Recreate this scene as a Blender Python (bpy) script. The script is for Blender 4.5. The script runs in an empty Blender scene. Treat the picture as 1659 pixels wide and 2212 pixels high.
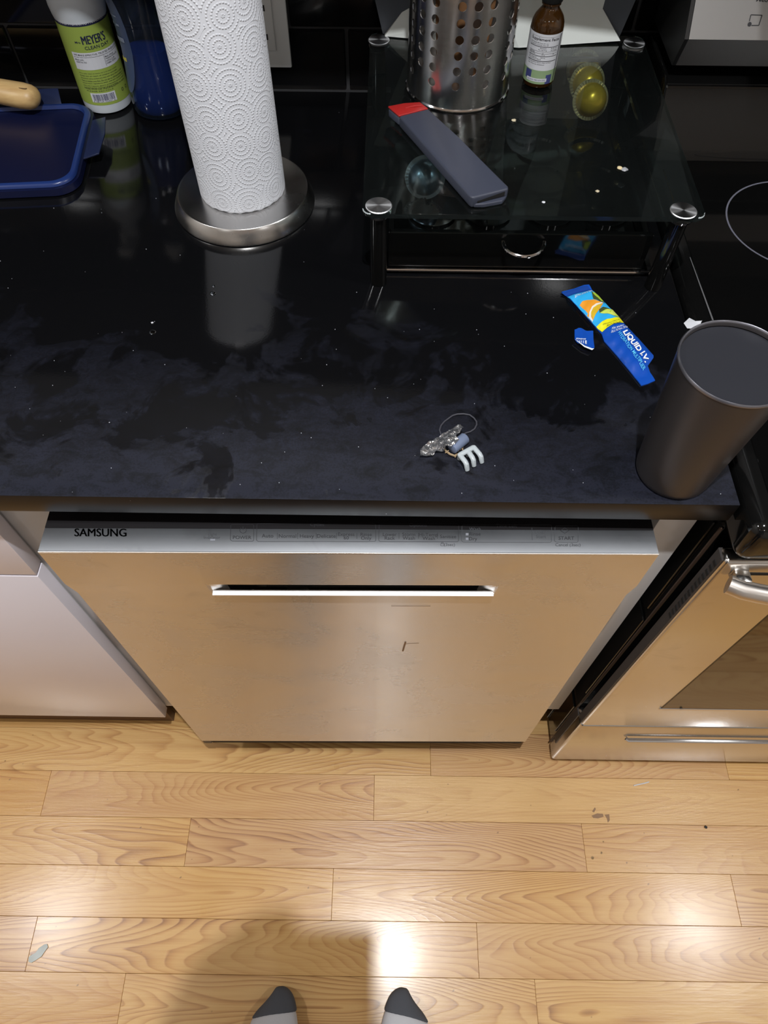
import bpy, bmesh, math, random
from mathutils import Vector, Matrix, Quaternion
random.seed(7)
sc = bpy.context.scene
COL = sc.collection
# ------------------------------------------------------------------ camera
W, H, FPX = 1659.0, 2212.0, 1538.69
CP = Vector((0.0346, -0.3265, 1.4624))
PIT, YAW, ROL = 1.016, -0.0039, 0.0100
CF = Vector((math.sin(YAW)*math.cos(PIT), math.cos(YAW)*math.cos(PIT), -math.sin(PIT)))
_r = Vector((math.cos(YAW), -math.sin(YAW), 0)); _u = _r.cross(CF)
CR = math.cos(ROL)*_r + math.sin(ROL)*_u
CU = -math.sin(ROL)*_r + math.cos(ROL)*_u
cd = bpy.data.cameras.new('camera'); cam = bpy.data.objects.new('camera', cd); COL.objects.link(cam)
cd.sensor_fit = 'HORIZONTAL'; cd.sensor_width = 36; cd.lens = 36*FPX/W; cd.clip_start = 0.004
cam.matrix_world = Matrix(((CR.x, CU.x, -CF.x, CP.x), (CR.y, CU.y, -CF.y, CP.y), (CR.z, CU.z, -CF.z, CP.z), (0, 0, 0, 1)))
sc.camera = cam
# ------------------------------------------------------------------ world, exposure
wd = bpy.data.worlds.new('world'); sc.world = wd; wd.use_nodes = True
wd.node_tree.nodes['Background'].inputs[0].default_value = (0.5, 0.55, 0.65, 1)
wd.node_tree.nodes['Background'].inputs[1].default_value = 0.02
sc.view_settings.view_transform = 'Standard'; sc.view_settings.look = 'None'
sc.view_settings.gamma = 1; sc.view_settings.use_curve_mapping = False
sc.view_settings.exposure = 0.0
LAMPS = [(0.06, -0.335, 25.0), (-1.52, -0.20, 13.5), (1.55, -0.20, 13.5), (-1.33, -1.6, 3.0), (0.05, -1.7, 3.0), (1.35, -1.6, 3.0)]  # the last three are unseen rear lamps added as ambient fill
CEIL = 2.5

# ------------------------------------------------------------------ pixel -> plane helpers (measuring positions on real planes)
def ray(px, py): return CF + CR*((px-W/2)/FPX) - CU*((py-H/2)/FPX)
def atz(px, py, z): v = ray(px, py); return CP + v*((z-CP.z)/v.z)
def aty(px, py, y): v = ray(px, py); return CP + v*((y-CP.y)/v.y)
def atx(px, py, x): v = ray(px, py); return CP + v*((x-CP.x)/v.x)
def s2l(c): return tuple((x/12.92 if x <= .04045 else ((x+.055)/1.055)**2.4) for x in c)
def rgb(r, g, b): return s2l((r/255., g/255., b/255.))

# ------------------------------------------------------------------ materials
def mat(name, col, rough=.5, metal=0., **kw):
    m = bpy.data.materials.new(name); m.use_nodes = True
    b = m.node_tree.nodes['Principled BSDF']
    b.inputs['Base Color'].default_value = (*col, 1); b.inputs['Roughness'].default_value = rough; b.inputs['Metallic'].default_value = metal
    for k, v in kw.items():
        b.inputs[k.replace('_', ' ')].default_value = v
    return m
class NT:
    def __init__(s, m): s.m = m; s.t = m.node_tree; s.b = s.t.nodes['Principled BSDF']
    def n(s, typ, **kw):
        x = s.t.nodes.new(typ)
        for k, v in kw.items(): setattr(x, k, v)
        return x
    def l(s, a, b): s.t.links.new(a, b)
    def val(s, node, i, v):
        if hasattr(v, 'is_output'): s.l(v, node.inputs[i])
        else: node.inputs[i].default_value = v
    def math(s, op, a, b=None, c=None):
        x = s.n('ShaderNodeMath', operation=op); s.val(x, 0, a)
        if b is not None: s.val(x, 1, b)
        if c is not None: s.val(x, 2, c)
        return x.outputs[0]
    def mapping(s, vec, scale=(1, 1, 1), loc=(0, 0, 0), rot=(0, 0, 0)):
        x = s.n('ShaderNodeMapping'); s.l(vec, x.inputs[0]); x.inputs['Scale'].default_value = scale
        s.val(x, 'Location', loc); x.inputs['Rotation'].default_value = rot
        return x.outputs[0]
    def noise(s, vec, scale, detail=2, rough=.5, dist=0):
        x = s.n('ShaderNodeTexNoise'); s.l(vec, x.inputs['Vector']); x.inputs['Scale'].default_value = scale
        x.inputs['Detail'].default_value = detail; x.inputs['Roughness'].default_value = rough; x.inputs['Distortion'].default_value = dist
        return x.outputs['Fac']
    def ramp(s, fac, stops):
        x = s.n('ShaderNodeValToRGB'); e = x.color_ramp.elements
        while len(e) < len(stops): e.new(.5)
        for i, (p, c) in enumerate(stops):
            e[i].position = p; e[i].color = (*c, 1) if len(c) == 3 else c
        s.l(fac, x.inputs[0]); return x.outputs[0]
    def rng(s, v, a, b, c, d):
        x = s.n('ShaderNodeMapRange'); s.val(x, 0, v)
        for i, q in enumerate((a, b, c, d)): x.inputs[i+1].default_value = q
        return x.outputs[0]
    def mix(s, f, a, b):
        x = s.n('ShaderNodeMix', data_type='RGBA'); s.val(x, 0, f)
        for i, q in ((6, a), (7, b)):
            if hasattr(q, 'is_output'): s.l(q, x.inputs[i])
            else: x.inputs[i].default_value = (*q, 1)
        return x.outputs[2]
    def bump(s, h, strength=.2, dist=.001):
        x = s.n('ShaderNodeBump'); s.l(h, x.inputs['Height']); x.inputs['Strength'].default_value = strength; x.inputs['Distance'].default_value = dist
        s.l(x.outputs[0], s.b.inputs['Normal']); return x
    def coord(s, k='Object'): return s.n('ShaderNodeTexCoord').outputs[k]

def oak():
    m = mat('oak_plank', (.5, .3, .15), .3); N = NT(m)
    oi = N.n('ShaderNodeObjectInfo'); rnd = oi.outputs['Random']
    co = N.coord()
    sep = N.n('ShaderNodeSeparateXYZ'); N.l(co, sep.inputs[0])
    off = N.math('MULTIPLY', rnd, 37.0)
    cmb = N.n('ShaderNodeCombineXYZ'); N.l(N.math('ADD', sep.outputs[0], off), cmb.inputs[0]); N.l(sep.outputs[1], cmb.inputs[1]); N.l(off, cmb.inputs[2])
    v = cmb.outputs[0]
    # cathedral figure: contour lines of a slow field that leans along the board
    warp = N.noise(N.mapping(v, (1.5, 9, 1)), 1.0, 2, .45)
    warp2 = N.noise(N.mapping(v, (1.3, 5, 1)), 1.0, 1, .5)
    yy = N.math('ADD', sep.outputs[1], N.math('MULTIPLY', N.math('SUBTRACT', warp2, .5), .09))
    y2 = N.math('MULTIPLY', N.math('POWER', N.math('ABSOLUTE', yy), 1.5), 60.0)
    sgn = N.math('SIGN', N.math('SUBTRACT', N.math('FRACT', N.math('MULTIPLY', rnd, 7.31)), .5))
    lean = N.math('MULTIPLY', N.math('MULTIPLY', sep.outputs[0], sgn), 1.9)
    f = N.math('ADD', N.math('ADD', y2, lean), N.math('MULTIPLY', warp, 2.9))
    rings = N.math('FRACT', N.math('MULTIPLY', f, 9.5))
    saw = N.math('POWER', rings, 2.4)
    soft = N.math('MULTIPLY', saw, N.rng(rings, .9, 1.0, 1.0, .0))
    vis = N.rng(N.noise(N.mapping(v, (1.6, 9, 1)), 1.0, 2), .36, .62, .25, 1.0)
    grain = N.math('MULTIPLY', soft, vis)
    fib = N.noise(N.mapping(v, (9, 420, 1)), 1.0, 3, .6)
    fib2 = N.noise(N.mapping(v, (2.5, 60, 1)), 1.0, 2, .5)
    g = N.math('ADD', N.math('MULTIPLY', grain, .95), N.math('ADD', N.math('MULTIPLY', N.math('SUBTRACT', fib, .5), .5), N.math('MULTIPLY', N.math('SUBTRACT', fib2, .45), .75)))
    base = N.ramp(g, [(0, rgb(208, 162, 90)), (.35, rgb(193, 141, 70)), (1, rgb(138, 86, 34))])
    r2 = N.math('FRACT', N.math('MULTIPLY', rnd, 13.7))
    hs = N.n('ShaderNodeHueSaturation'); N.l(base, hs.inputs['Color'])
    N.l(N.rng(r2, 0, 1, .494, .502), hs.inputs['Hue']); N.l(N.rng(rnd, 0, 1, .88, .98), hs.inputs['Saturation']); N.l(N.rng(r2, 0, 1, .93, 1.05), hs.inputs['Value'])
    spot = N.noise(co, 60, 1); dk = N.rng(spot, .77, .80, 0, .6)
    N.l(N.mix(dk, hs.outputs[0], rgb(100, 70, 45)), N.b.inputs['Base Color'])
    N.l(N.rng(N.noise(co, 9, 3), .3, .7, .26, .36), N.b.inputs['Roughness'])
    hh = N.math('ADD', N.math('MULTIPLY', fib, .7), N.math('ADD', N.math('MULTIPLY', N.noise(N.mapping(v, (40, 190, 1)), 1.0, 2), .8), N.math('MULTIPLY', grain, .6)))
    N.bump(hh, .15, .0014)
    N.b.inputs['Coat Weight'].default_value = .4; N.b.inputs['Coat Roughness'].default_value = .2
    return m

def quartz():
    m = mat('black_quartz', (.006, .006, .007), .1); N = NT(m)
    co = N.coord(); sep = N.n('ShaderNodeSeparateXYZ'); N.l(co, sep.inputs[0])
    front = N.rng(sep.outputs[1], .03, .36, 1.0, 0.0)
    big = N.noise(co, 6.0, 5, .62, .6)
    stain = N.noise(N.mapping(co, (1, 1, 1), (3.1, 1.7, 0)), 11.0, 4, .6, 1.2)
    th = N.math('ADD', N.math('MULTIPLY', N.math('POWER', front, 1.6), .42), N.math('ADD', N.math('MULTIPLY', N.math('SUBTRACT', big, .5), 1.0), N.math('MULTIPLY', N.math('SUBTRACT', stain, .5), .95)))
    msk = N.math('MULTIPLY', N.rng(th, .19, .26, 0, 1), N.math('ADD', .22, N.math('MULTIPLY', N.math('POWER', front, 2.0), .78)))
    haze = N.math('MULTIPLY', N.math('POWER', front, 5.0), .3)
    msk = N.math('MINIMUM', N.math('ADD', N.math('MULTIPLY', msk, .75), haze), 1.0)
    gn = N.n('ShaderNodeNewGeometry'); sg = N.n('ShaderNodeSeparateXYZ'); N.l(gn.outputs['Normal'], sg.inputs[0]); msk = N.math('MULTIPLY', msk, N.rng(sg.outputs[2], .5, .9, .04, 1.0))
    pit = N.noise(co, 520, 2, .6)
    pm = N.math('MULTIPLY', N.math('MULTIPLY', msk, N.rng(pit, .3, .62, .55, 1.15)), N.rng(N.noise(N.mapping(co, (1, 1.6, 1)), 38, 4, .65, .8), .32, .64, .3, 1.45))
    N.l(N.mix(pm, (.0035, .0036, .0042), rgb(30, 32, 43)), N.b.inputs['Base Color'])
    N.l(N.math('ADD', N.rng(msk, 0, 1, .09, .55), N.rng(sg.outputs[2], .3, .9, .24, 0)), N.b.inputs['Roughness']); N.l(N.rng(msk, 0, 1, .5, .12), N.b.inputs['Specular IOR Level'])
    sp = N.n('ShaderNodeTexVoronoi'); N.l(co, sp.inputs['Vector']); sp.inputs['Scale'].default_value = 55
    fl = N.math('LESS_THAN', sp.outputs['Distance'], .035)
    sel = N.n('ShaderNodeSeparateColor'); N.l(sp.outputs['Color'], sel.inputs[0])
    fl = N.math('MULTIPLY', fl, N.math('GREATER_THAN', sel.outputs[0], .93))
    old = N.b.inputs['Base Color'].links[0].from_socket
    N.l(N.mix(fl, old, (.35, .36, .4)), N.b.inputs['Base Color'])
    N.bump(pit, .05, .0004)
    return m

def brushed(name, col, rough=.3, tang=(0, 0, 1), aniso=.6, lines=(3, 3, 900), bs=.03):
    m = mat(name, col, rough, 1.0); N = NT(m)
    N.b.inputs['Anisotropic'].default_value = aniso
    c = N.n('ShaderNodeCombineXYZ'); [c.inputs.__getitem__(i).__setattr__('default_value', tang[i]) for i in range(3)]
    N.l(c.outputs[0], N.b.inputs['Tangent'])
    co = N.coord()
    br = N.noise(N.mapping(co, lines), 1.0, 3, .6)
    sm = N.noise(co, 7, 4, .6, .8)
    sm2 = N.noise(N.mapping(co, (1, 1, 1), (5, 2, 1)), 16, 3, .6, 2.0)
    f = N.math('ADD', N.math('MULTIPLY', br, .08), N.math('MULTIPLY', N.rng(sm2, .62, .75, 0, 1), -.10))
    k = N.math('ADD', .93, f)
    hs = N.n('ShaderNodeHueSaturation'); hs.inputs['Color'].default_value = (*col, 1); N.l(k, hs.inputs['Value'])
    N.l(hs.outputs[0], N.b.inputs['Base Color'])
    N.l(N.math('ADD', N.rng(sm, .3, .7, rough-.03, rough+.05), N.math('MULTIPLY', N.math('SUBTRACT', br, .5), .04)), N.b.inputs['Roughness'])
    if bs: N.bump(br, bs, .0003)
    return m

def towel():
    m = mat('embossed_paper', rgb(226, 229, 236), .9); N = NT(m)
    uv = N.coord('UV')
    vo = N.n('ShaderNodeTexVoronoi'); vo.voronoi_dimensions = '2D'; N.l(uv, vo.inputs['Vector'])
    vo.inputs['Scale'].default_value = 1.0; vo.inputs['Randomness'].default_value = .32
    d = vo.outputs['Distance']
    rings = N.math('SINE', N.math('MULTIPLY', d, 42.0))
    ring = N.rng(rings, .1, .9, 0, 1)
    rel = N.n('ShaderNodeVectorMath', operation='SUBTRACT'); N.l(uv, rel.inputs[0]); N.l(vo.outputs['Position'], rel.inputs[1])
    s2 = N.n('ShaderNodeSeparateXYZ'); N.l(rel.outputs[0], s2.inputs[0])
    an = N.math('ARCTAN2', s2.outputs[1], s2.outputs[0])
    cnt = N.math('MULTIPLY', N.math('ROUND', N.math('MULTIPLY', d, 6.7)), 9.0)
    dots = N.rng(N.math('SINE', N.math('MULTIPLY', an, N.math('ADD', cnt, 6.0))), -.5, .6, 0, 1)
    h = N.math('MULTIPLY', ring, N.math('ADD', .25, N.math('MULTIPLY', dots, .75)))
    fine = N.noise(N.coord(), 700, 2)
    wob = N.noise(N.coord(), 30, 2)
    hh = N.math('ADD', N.math('ADD', h, N.math('MULTIPLY', fine, .15)), N.math('MULTIPLY', wob, 1.2))
    N.bump(hh, .6, .0010)
    N.b.inputs['Subsurface Weight'].default_value = .15; N.b.inputs['Subsurface Radius'].default_value = (.004, .004, .004)
    return m

OAK = oak(); QUARTZ = quartz()
STEEL = brushed('brushed_steel', (.76, .745, .725), .25, (0, 0, 1), .97, (2, 2, 900), 0)
STEELTOP = brushed('steel_strip', (.36, .375, .40), .5, (1, 0, 0), .2, (4, 1100, 4), .02)
STEELR = brushed('range_steel', (.66, .645, .62), .2, (0, 0, 1), .5, (2, 2, 900), .015)
STEELB = brushed('holder_steel', (.60, .59, .58), .2, (0, 0, 1), .5, (4, 4, 500), .02)
STEELD = brushed('base_steel', (.60, .585, .57), .24, (1, 0, 0), .4, (90, 90, 90), .02)
STEELH = mat('satin_handle', (.68, .64, .60), .33, 1.0)
CHROME = mat('chrome', (.75, .75, .77), .08, 1.0)
DISC = mat('spun_metal', (.80, .81, .83), .36, 1.0, Anisotropic=.8)
_N = NT(DISC); _t = _N.n('ShaderNodeTangent'); _t.direction_type = 'RADIAL'; _t.axis = 'Z'; _N.l(_t.outputs[0], _N.b.inputs['Tangent'])
TILE = mat('black_tile', (.004, .004, .0045), .07)
GROUT = mat('dark_grout', rgb(58, 58, 60), .85)
def lacquer(name, col, rough):
    m = mat(name, col, rough); N = NT(m)
    N.bump(N.noise(N.coord(), 90, 2), .02, .0005)
    return m
WHITE = lacquer('white_lacquer', rgb(240, 236, 246), .2)
WHITEM = mat('white_melamine', rgb(205, 204, 204), .45)
WHITEP = lacquer('white_plastic', rgb(222, 224, 224), .35)
BROWN = mat('brown_kick_board', rgb(92, 62, 38), .5)
BLACKP = lacquer('black_plastic', (.006, .006, .006), .4)
BLACKG = mat('black_gloss', (.003, .003, .003), .06)
BLACKE = mat('black_enamel', (.004, .004, .004), .09)
CHAR = mat('charcoal_side', rgb(58, 54, 53), .5)
DARK = mat('dark_void', (.003, .003, .003), .8)
def thin_glass(name, tint, rough=.0, ior=1.5, haze=0., hazecol=(.5, .5, .5)):
    m = bpy.data.materials.new(name); m.use_nodes = True; t = m.node_tree; t.nodes.clear()
    o = t.nodes.new('ShaderNodeOutputMaterial'); tr = t.nodes.new('ShaderNodeBsdfTransparent'); gl = t.nodes.new('ShaderNodeBsdfGlossy'); fr = t.nodes.new('ShaderNodeFresnel'); mx = t.nodes.new('ShaderNodeMixShader')
    tr.inputs[0].default_value = (*tint, 1); gl.inputs['Roughness'].default_value = rough
    ge = t.nodes.new('ShaderNodeNewGeometry'); mr = t.nodes.new('ShaderNodeMapRange'); mr.inputs[3].default_value = ior; mr.inputs[4].default_value = 1/ior; t.links.new(ge.outputs['Backfacing'], mr.inputs[0]); t.links.new(mr.outputs[0], fr.inputs['IOR'])
    src = tr.outputs[0]
    if haze:
        df = t.nodes.new('ShaderNodeBsdfDiffuse'); df.inputs[0].default_value = (*hazecol, 1); m2 = t.nodes.new('ShaderNodeMixShader'); m2.inputs[0].default_value = haze
        t.links.new(src, m2.inputs[1]); t.links.new(df.outputs[0], m2.inputs[2]); src = m2.outputs[0]
    t.links.new(fr.outputs[0], mx.inputs[0]); t.links.new(src, mx.inputs[1]); t.links.new(gl.outputs[0], mx.inputs[2]); t.links.new(mx.outputs[0], o.inputs[0])
    return m
GLASSM = thin_glass('clear_glass', (.70, .77, .76), .015, 1.5, .005, (.5, .55, .55))
GLASSE = thin_glass('glass_edge', (.22, .30, .29), .1, 1.5, .03, (.3, .36, .36))
OVENG = mat('oven_glass', (.012, .010, .008), .04, 0); OVENG.node_tree.nodes['Principled BSDF'].inputs['Specular IOR Level'].default_value = 1.0
INK = mat('dark_ink', rgb(38, 38, 42), .6)
INKF = mat('faded_ink', rgb(66, 68, 72), .6)
NAVY = mat('navy_ink', rgb(22, 26, 60), .6)
PAPERW = mat('white_print', rgb(206, 208, 214), .55)
LIME = mat('lime_label', rgb(146, 166, 74), .5)
BARC = mat('barcode_ink', rgb(60, 60, 96), .6)

# ------------------------------------------------------------------ mesh builders
def new_obj(name, bm, m, parent=None, smooth=35):
    me = bpy.data.meshes.new(name); bmesh.ops.recalc_face_normals(bm, faces=bm.faces[:]); bm.to_mesh(me); bm.free()
    if m is not None:
        for q in (m if isinstance(m, (list, tuple)) else [m]): me.materials.append(q)
    if smooth:
        me.shade_smooth(); me.set_sharp_from_angle(angle=math.radians(smooth))
    o = bpy.data.objects.new(name, me); COL.objects.link(o)
    if parent is not None: o.parent = parent
    return o
def tag(o, label=None, cat=None, group=None, kind=None):
    if label: o['label'] = label
    if cat: o['category'] = cat
    if group: o['group'] = group
    if kind: o['kind'] = kind
    return o
def thing(name, label, cat, loc=(0, 0, 0), group=None):
    o = bpy.data.objects.new(name, None); COL.objects.link(o); o.empty_display_size = .03
    o.location = loc; tag(o, label, cat, group); return o
def loc_child(o, parent):      # parent in world space: keep coordinates of the mesh
    o.parent = parent; o.matrix_parent_inverse = Matrix.Translation(parent.location).inverted() @ Matrix.Identity(4)
    if parent.rotation_euler != (0, 0, 0): pass
    return o
def part(name, bm, m, parent, smooth=35, label=None):
    o = new_obj(name, bm, m, None, smooth)
    o.parent = parent
    # meshes are written in world coordinates; cancel the parent's own placement
    mw = Matrix.Identity(4); p = parent
    while p is not None:
        mw = p.matrix_basis @ mw if p.parent is None else p.parent.matrix_basis @ mw if False else mw
        p = p.parent
    root = parent
    while root.parent is not None: root = root.parent
    if parent is root: o.matrix_parent_inverse = Matrix.Translation(-root.location)
    if label: o['label'] = label
    if name in ('control_lettering', 'label_print', 'console_print', 'small_lettering', 'flavor_lettering', 'scrap_print', 'barcode', 'band_lettering', 'brand_lettering', 'hydration_lettering'): o['kind'] = 'stuff'
    return o
def bx(bm, x0, x1, y0, y1, z0, z1, bev=0., seg=2, M=None):
    r = bmesh.ops.create_cube(bm, size=1)
    vs = r['verts']
    for v in vs: v.co = Vector(((x0+x1)/2+v.co.x*(x1-x0), (y0+y1)/2+v.co.y*(y1-y0), (z0+z1)/2+v.co.z*(z1-z0)))
    if bev > 0:
        es = list({e for v in vs for e in v.link_edges})
        rr = bmesh.ops.bevel(bm, geom=es, offset=bev, segments=seg, affect='EDGES', profile=.5)
        vs = list({v for v in rr['verts']} | {v for v in vs if v.is_valid})
    if M is not None:
        for v in vs: v.co = M @ v.co
    return bm
def box(*a, **k): return bx(bmesh.new(), *a, **k)
def lathe(prof, c=(0, 0), seg=64, bm=None, cap0=True, cap1=True, sx=1., sy=1., M=None):
    bm = bm or bmesh.new(); rings = []
    for (r, z) in prof:
        if r < 1e-6:
            v = bm.verts.new((c[0], c[1], z)); rings.append([v])
        else:
            rings.append([bm.verts.new((c[0]+sx*r*math.cos(2*math.pi*i/seg), c[1]+sy*r*math.sin(2*math.pi*i/seg), z)) for i in range(seg)])
    for a, b in zip(rings[:-1], rings[1:]):
        for i in range(seg):
            j = (i+1) % seg
            if len(a) == 1 and len(b) == 1: continue
            if len(a) == 1: bm.faces.new((a[0], b[i], b[j]))
            elif len(b) == 1: bm.faces.new((a[i], b[0], a[j]))
            else: bm.faces.new((a[i], b[i], b[j], a[j]))
    if cap0 and len(rings[0]) > 1: bm.faces.new(rings[0][::-1])
    if cap1 and len(rings[-1]) > 1: bm.faces.new(rings[-1])
    if M is not None:
        for rg in rings:
            for v in rg: v.co = M @ v.co
    return bm
def tube(pts, r, seg=10, bm=None, closed=False, flat=1.0):
    bm = bm or bmesh.new(); P = [Vector(p) for p in pts]; n = len(P); rings = []
    rr = r if isinstance(r, (list, tuple)) else [r]*n
    up = Vector((0, 0, 1))
    for i, p in enumerate(P):
        a = P[(i-1) % n] if (closed or i > 0) else P[i]; b = P[(i+1) % n] if (closed or i < n-1) else P[i]
        t = (b-a).normalized()
        s = t.cross(up)
        if s.length < 1e-4: s = t.cross(Vector((0, 1, 0)))
        s.normalize(); u = s.cross(t)
        rings.append([bm.verts.new(p + s*rr[i]*math.cos(2*math.pi*k/seg) + u*rr[i]*flat*math.sin(2*math.pi*k/seg)) for k in range(seg)])
    m = n if closed else n-1
    for i in range(m):
        a, b = rings[i], rings[(i+1) % n]
        for k in range(seg): bm.faces.new((a[k], a[(k+1) % seg], b[(k+1) % seg], b[k]))
    if not closed:
        bm.faces.new(rings[0][::-1]); bm.faces.new(rings[-1])
    return bm
def prism(poly, vec, bm=None, bev=0.):
    bm = bm or bmesh.new(); vec = Vector(vec)
    a = [bm.verts.new(Vector(p)) for p in poly]; b = [bm.verts.new(Vector(p)+vec) for p in poly]
    n = len(a); fs = [bm.faces.new(a[::-1]), bm.faces.new(b)]
    for i in range(n): fs.append(bm.faces.new((a[i], a[(i+1) % n], b[(i+1) % n], b[i])))
    if bev > 0:
        es = list({e for f in fs for e in f.edges})
        bmesh.ops.bevel(bm, geom=es, offset=bev, segments=3, affect='EDGES', profile=.5)
    return bm
def pxpoly(pts, z): return [atz(x, y, z) for x, y in pts]
_tc = {}
def text_bm(s, bold=0.0, shear=0.0):
    k = (s, bold, shear)
    if k not in _tc:
        cu = bpy.data.curves.new('t', 'FONT'); cu.body = s; cu.size = 1.0; cu.offset = bold; cu.shear = shear; cu.resolution_u = 3; cu.align_x = 'LEFT'
        ob = bpy.data.objects.new('t', cu); COL.objects.link(ob)
        dg = bpy.context.evaluated_depsgraph_get()
        me = bpy.data.meshes.new_from_object(ob.evaluated_get(dg)); bpy.data.objects.remove(ob); bpy.data.curves.remove(cu)
        _tc[k] = ([v.co.copy() for v in me.vertices], [tuple(p.vertices) for p in me.polygons]); bpy.data.meshes.remove(me)
    return _tc[k]
def text_map(bm, s, fn, bold=0., shear=0.):
    """add text to bm; fn(u, v) maps the text's unit box to a 3-D point"""
    V, F = text_bm(s, bold, shear)
    x0 = min(v.x for v in V); x1 = max(v.x for v in V); y0 = min(v.y for v in V); y1 = max(v.y for v in V)
    vs = [bm.verts.new(fn((v.x-x0)/(x1-x0), (v.y-y0)/(y1-y0))) for v in V]
    for f in F:
        try: bm.faces.new([vs[i] for i in f])
        except ValueError: pass
    return bm
def plane_fn(O, A, B): return lambda u, v: O + A*u + B*v
def px_fn(x0, x1, y0, y1, z, slope=0.0):
    O = atz(x0, y1, z); A = atz(x1, y1+slope*(x1-x0), z)-O; B = atz((x0+x1)/2, y0+slope*(x1-x0)/2, z)-atz((x0+x1)/2, y1+slope*(x1-x0)/2, z)
    return plane_fn(O, A, B)
def quad_fn(bm, fn, u0, u1, v0, v1, nu=1, nv=1):
    g = [[bm.verts.new(fn(u0+(u1-u0)*i/nu, v0+(v1-v0)*j/nv)) for i in range(nu+1)] for j in range(nv+1)]
    for j in range(nv):
        for i in range(nu): bm.faces.new((g[j][i], g[j][i+1], g[j+1][i+1], g[j+1][i]))
    return bm
def cyl_fn(c, r, th0, th1, z0, z1): return lambda u, v: Vector((c[0]+r*math.cos(th0+(th1-th0)*u), c[1]+r*math.sin(th0+(th1-th0)*u), z0+(z1-z0)*v))

# ------------------------------------------------------------------ room shell
XL, XR, YF, YW = -2.2, 2.2, -2.4, 0.7185
PAINT = mat('wall_paint', (.62, .60, .57), .7); CEILP = mat('ceiling_paint', (.75, .74, .72), .8)
floor = tag(new_obj('floor', box(XL, XR, YF, YW, -.06, -.0125), mat('subfloor', rgb(120, 80, 46), .9)), kind='structure')
ROW0, RW = -0.0285, 0.0831
known = {0: [(930, 1640), (1570, 1660)], 1: [(100, 1710), (808, 1720)], 2: [(405, 1820), (1262, 1830)], 3: [(718, 1930), (1590, 1945)], 4: [(1032, 2050)], 5: [(262, 2160)]}
for k in range(-4, 28):
    y1 = ROW0 - (k-1)*RW; y0 = y1 - RW
    if y1 > YW or y0 < YF: continue
    js = sorted(atz(x, y, 0).x for x, y in known.get(k, [(random.uniform(300, 1300), 1800)]))
    while js[0] > XL: js.insert(0, js[0]-random.uniform(.55, 1.0))
    while js[-1] < XR: js.append(js[-1]+random.uniform(.55, 1.0))
    js = [max(XL, min(XR, j)) for j in js]
    for a, b in zip(js[:-1], js[1:]):
        if b-a < .02: continue
        L = b-a; bm = box(-L/2+.0002, L/2-.0002, -RW/2+.0002, RW/2-.0002, -.012, random.uniform(-.0002, 0.0), .0004, 1)
        o = new_obj('floor_plank', bm, OAK, floor); o.location = ((a+b)/2, (y0+y1)/2, 0)
wall_b = tag(new_obj('wall_back', box(XL, XR, YW+.006, YW+.1, -.06, CEIL), GROUT), kind='structure')
tg = .0048
for r in range(7):
    z0 = .9195 + r*.0762
    off = -.0263 if r % 2 == 0 else -.0263+.0762
    for i in range(-9, 10):
        a = off + i*.1524
        bm = box(a+tg/2, a+.1524-tg/2, YW, YW+.008, z0+tg/2-.001, z0+.0762-tg/2-.001, .0012, 1)
        new_obj('wall_tile', bm, TILE, wall_b)
for nm, b in (('wall_front', (XL, XR, YF-.1, YF, -.06, CEIL)), ('wall_left', (XL-.1, XL, YF, YW, -.06, CEIL)), ('wall_right', (XR, XR+.1, YF, YW, -.06, CEIL))):
    tag(new_obj(nm, box(*b), PAINT), kind='structure')
tag(new_obj('ceiling', box(XL-.1, XR+.1, YF-.1, YW+.1, CEIL, CEIL+.1), CEILP), kind='structure')
LED = mat('lamp_diffuser', (1, 1, 1), .5); LED.node_tree.nodes['Principled BSDF'].inputs['Emission Color'].default_value = (1, .93, .84, 1); LED.node_tree.nodes['Principled BSDF'].inputs['Emission Strength'].default_value = 12
for i, (x, y, w) in enumerate(LAMPS):
    t = thing('ceiling_light', ['round recessed ceiling light directly above the photographer', 'round recessed ceiling light left of the cook, near the counter', 'round recessed ceiling light above the stove side', 'unseen round ceiling light added at the rear left as fill', 'unseen round ceiling light added at the rear middle as fill', 'unseen round ceiling light added at the rear right as fill'][i], 'light', (x, y, CEIL), 'ceiling lights')
    part('trim_ring', lathe([(.055, CEIL-.001), (.075, CEIL-.001), (.073, CEIL-.008), (.057, CEIL-.006), (.055, CEIL-.001)], (x, y), 40, cap0=False, cap1=False), WHITEP, t)
    part('diffuser', lathe([(.0, CEIL-.003), (.055, CEIL-.003)], (x, y), 40, cap0=False, cap1=False), LED, t)
    ld = bpy.data.lights.new('downlight', 'AREA'); ld.shape = 'DISK'; ld.size = .032 if i == 0 else .16; ld.energy = w; ld.color = (.97, .985, 1.0)
    lo = bpy.data.objects.new('downlight', ld); COL.objects.link(lo); lo.parent = t; lo.location = (0, 0, -.012)
# unseen upper cabinets, depth set to keep the back of the counter dim
UPPER = mat('upper_cabinet_grey', rgb(96, 94, 94), .8)
t = thing('unseen_wall_cabinet', 'unseen grey matte wall cabinet row shading the counter', 'cabinet', (-.9, YW, 1.371))
part('carcass', box(-2.1, .36, .441, YW-.001, 1.371, 2.2, .002), UPPER, t)
for i in range(5):
    part('door', box(-2.1+i*.492+.002, -2.1+(i+1)*.492-.002, .422, .440, 1.371, 2.2, .002), UPPER, t)
t = thing('unseen_hood', 'unseen black hood over the stove, sized to shade its console', 'hood', (.745, YW, 1.372))  # unseen hood, sized to block lamp light from the console
part('hood_body', prism([Vector((.367, .32, 1.372)), Vector((.367, YW-.001, 1.372)), Vector((.367, YW-.001, 1.80)), Vector((.367, .32, 1.80))], (.756, 0, 0), bev=.004), BLACKP, t)

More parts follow.
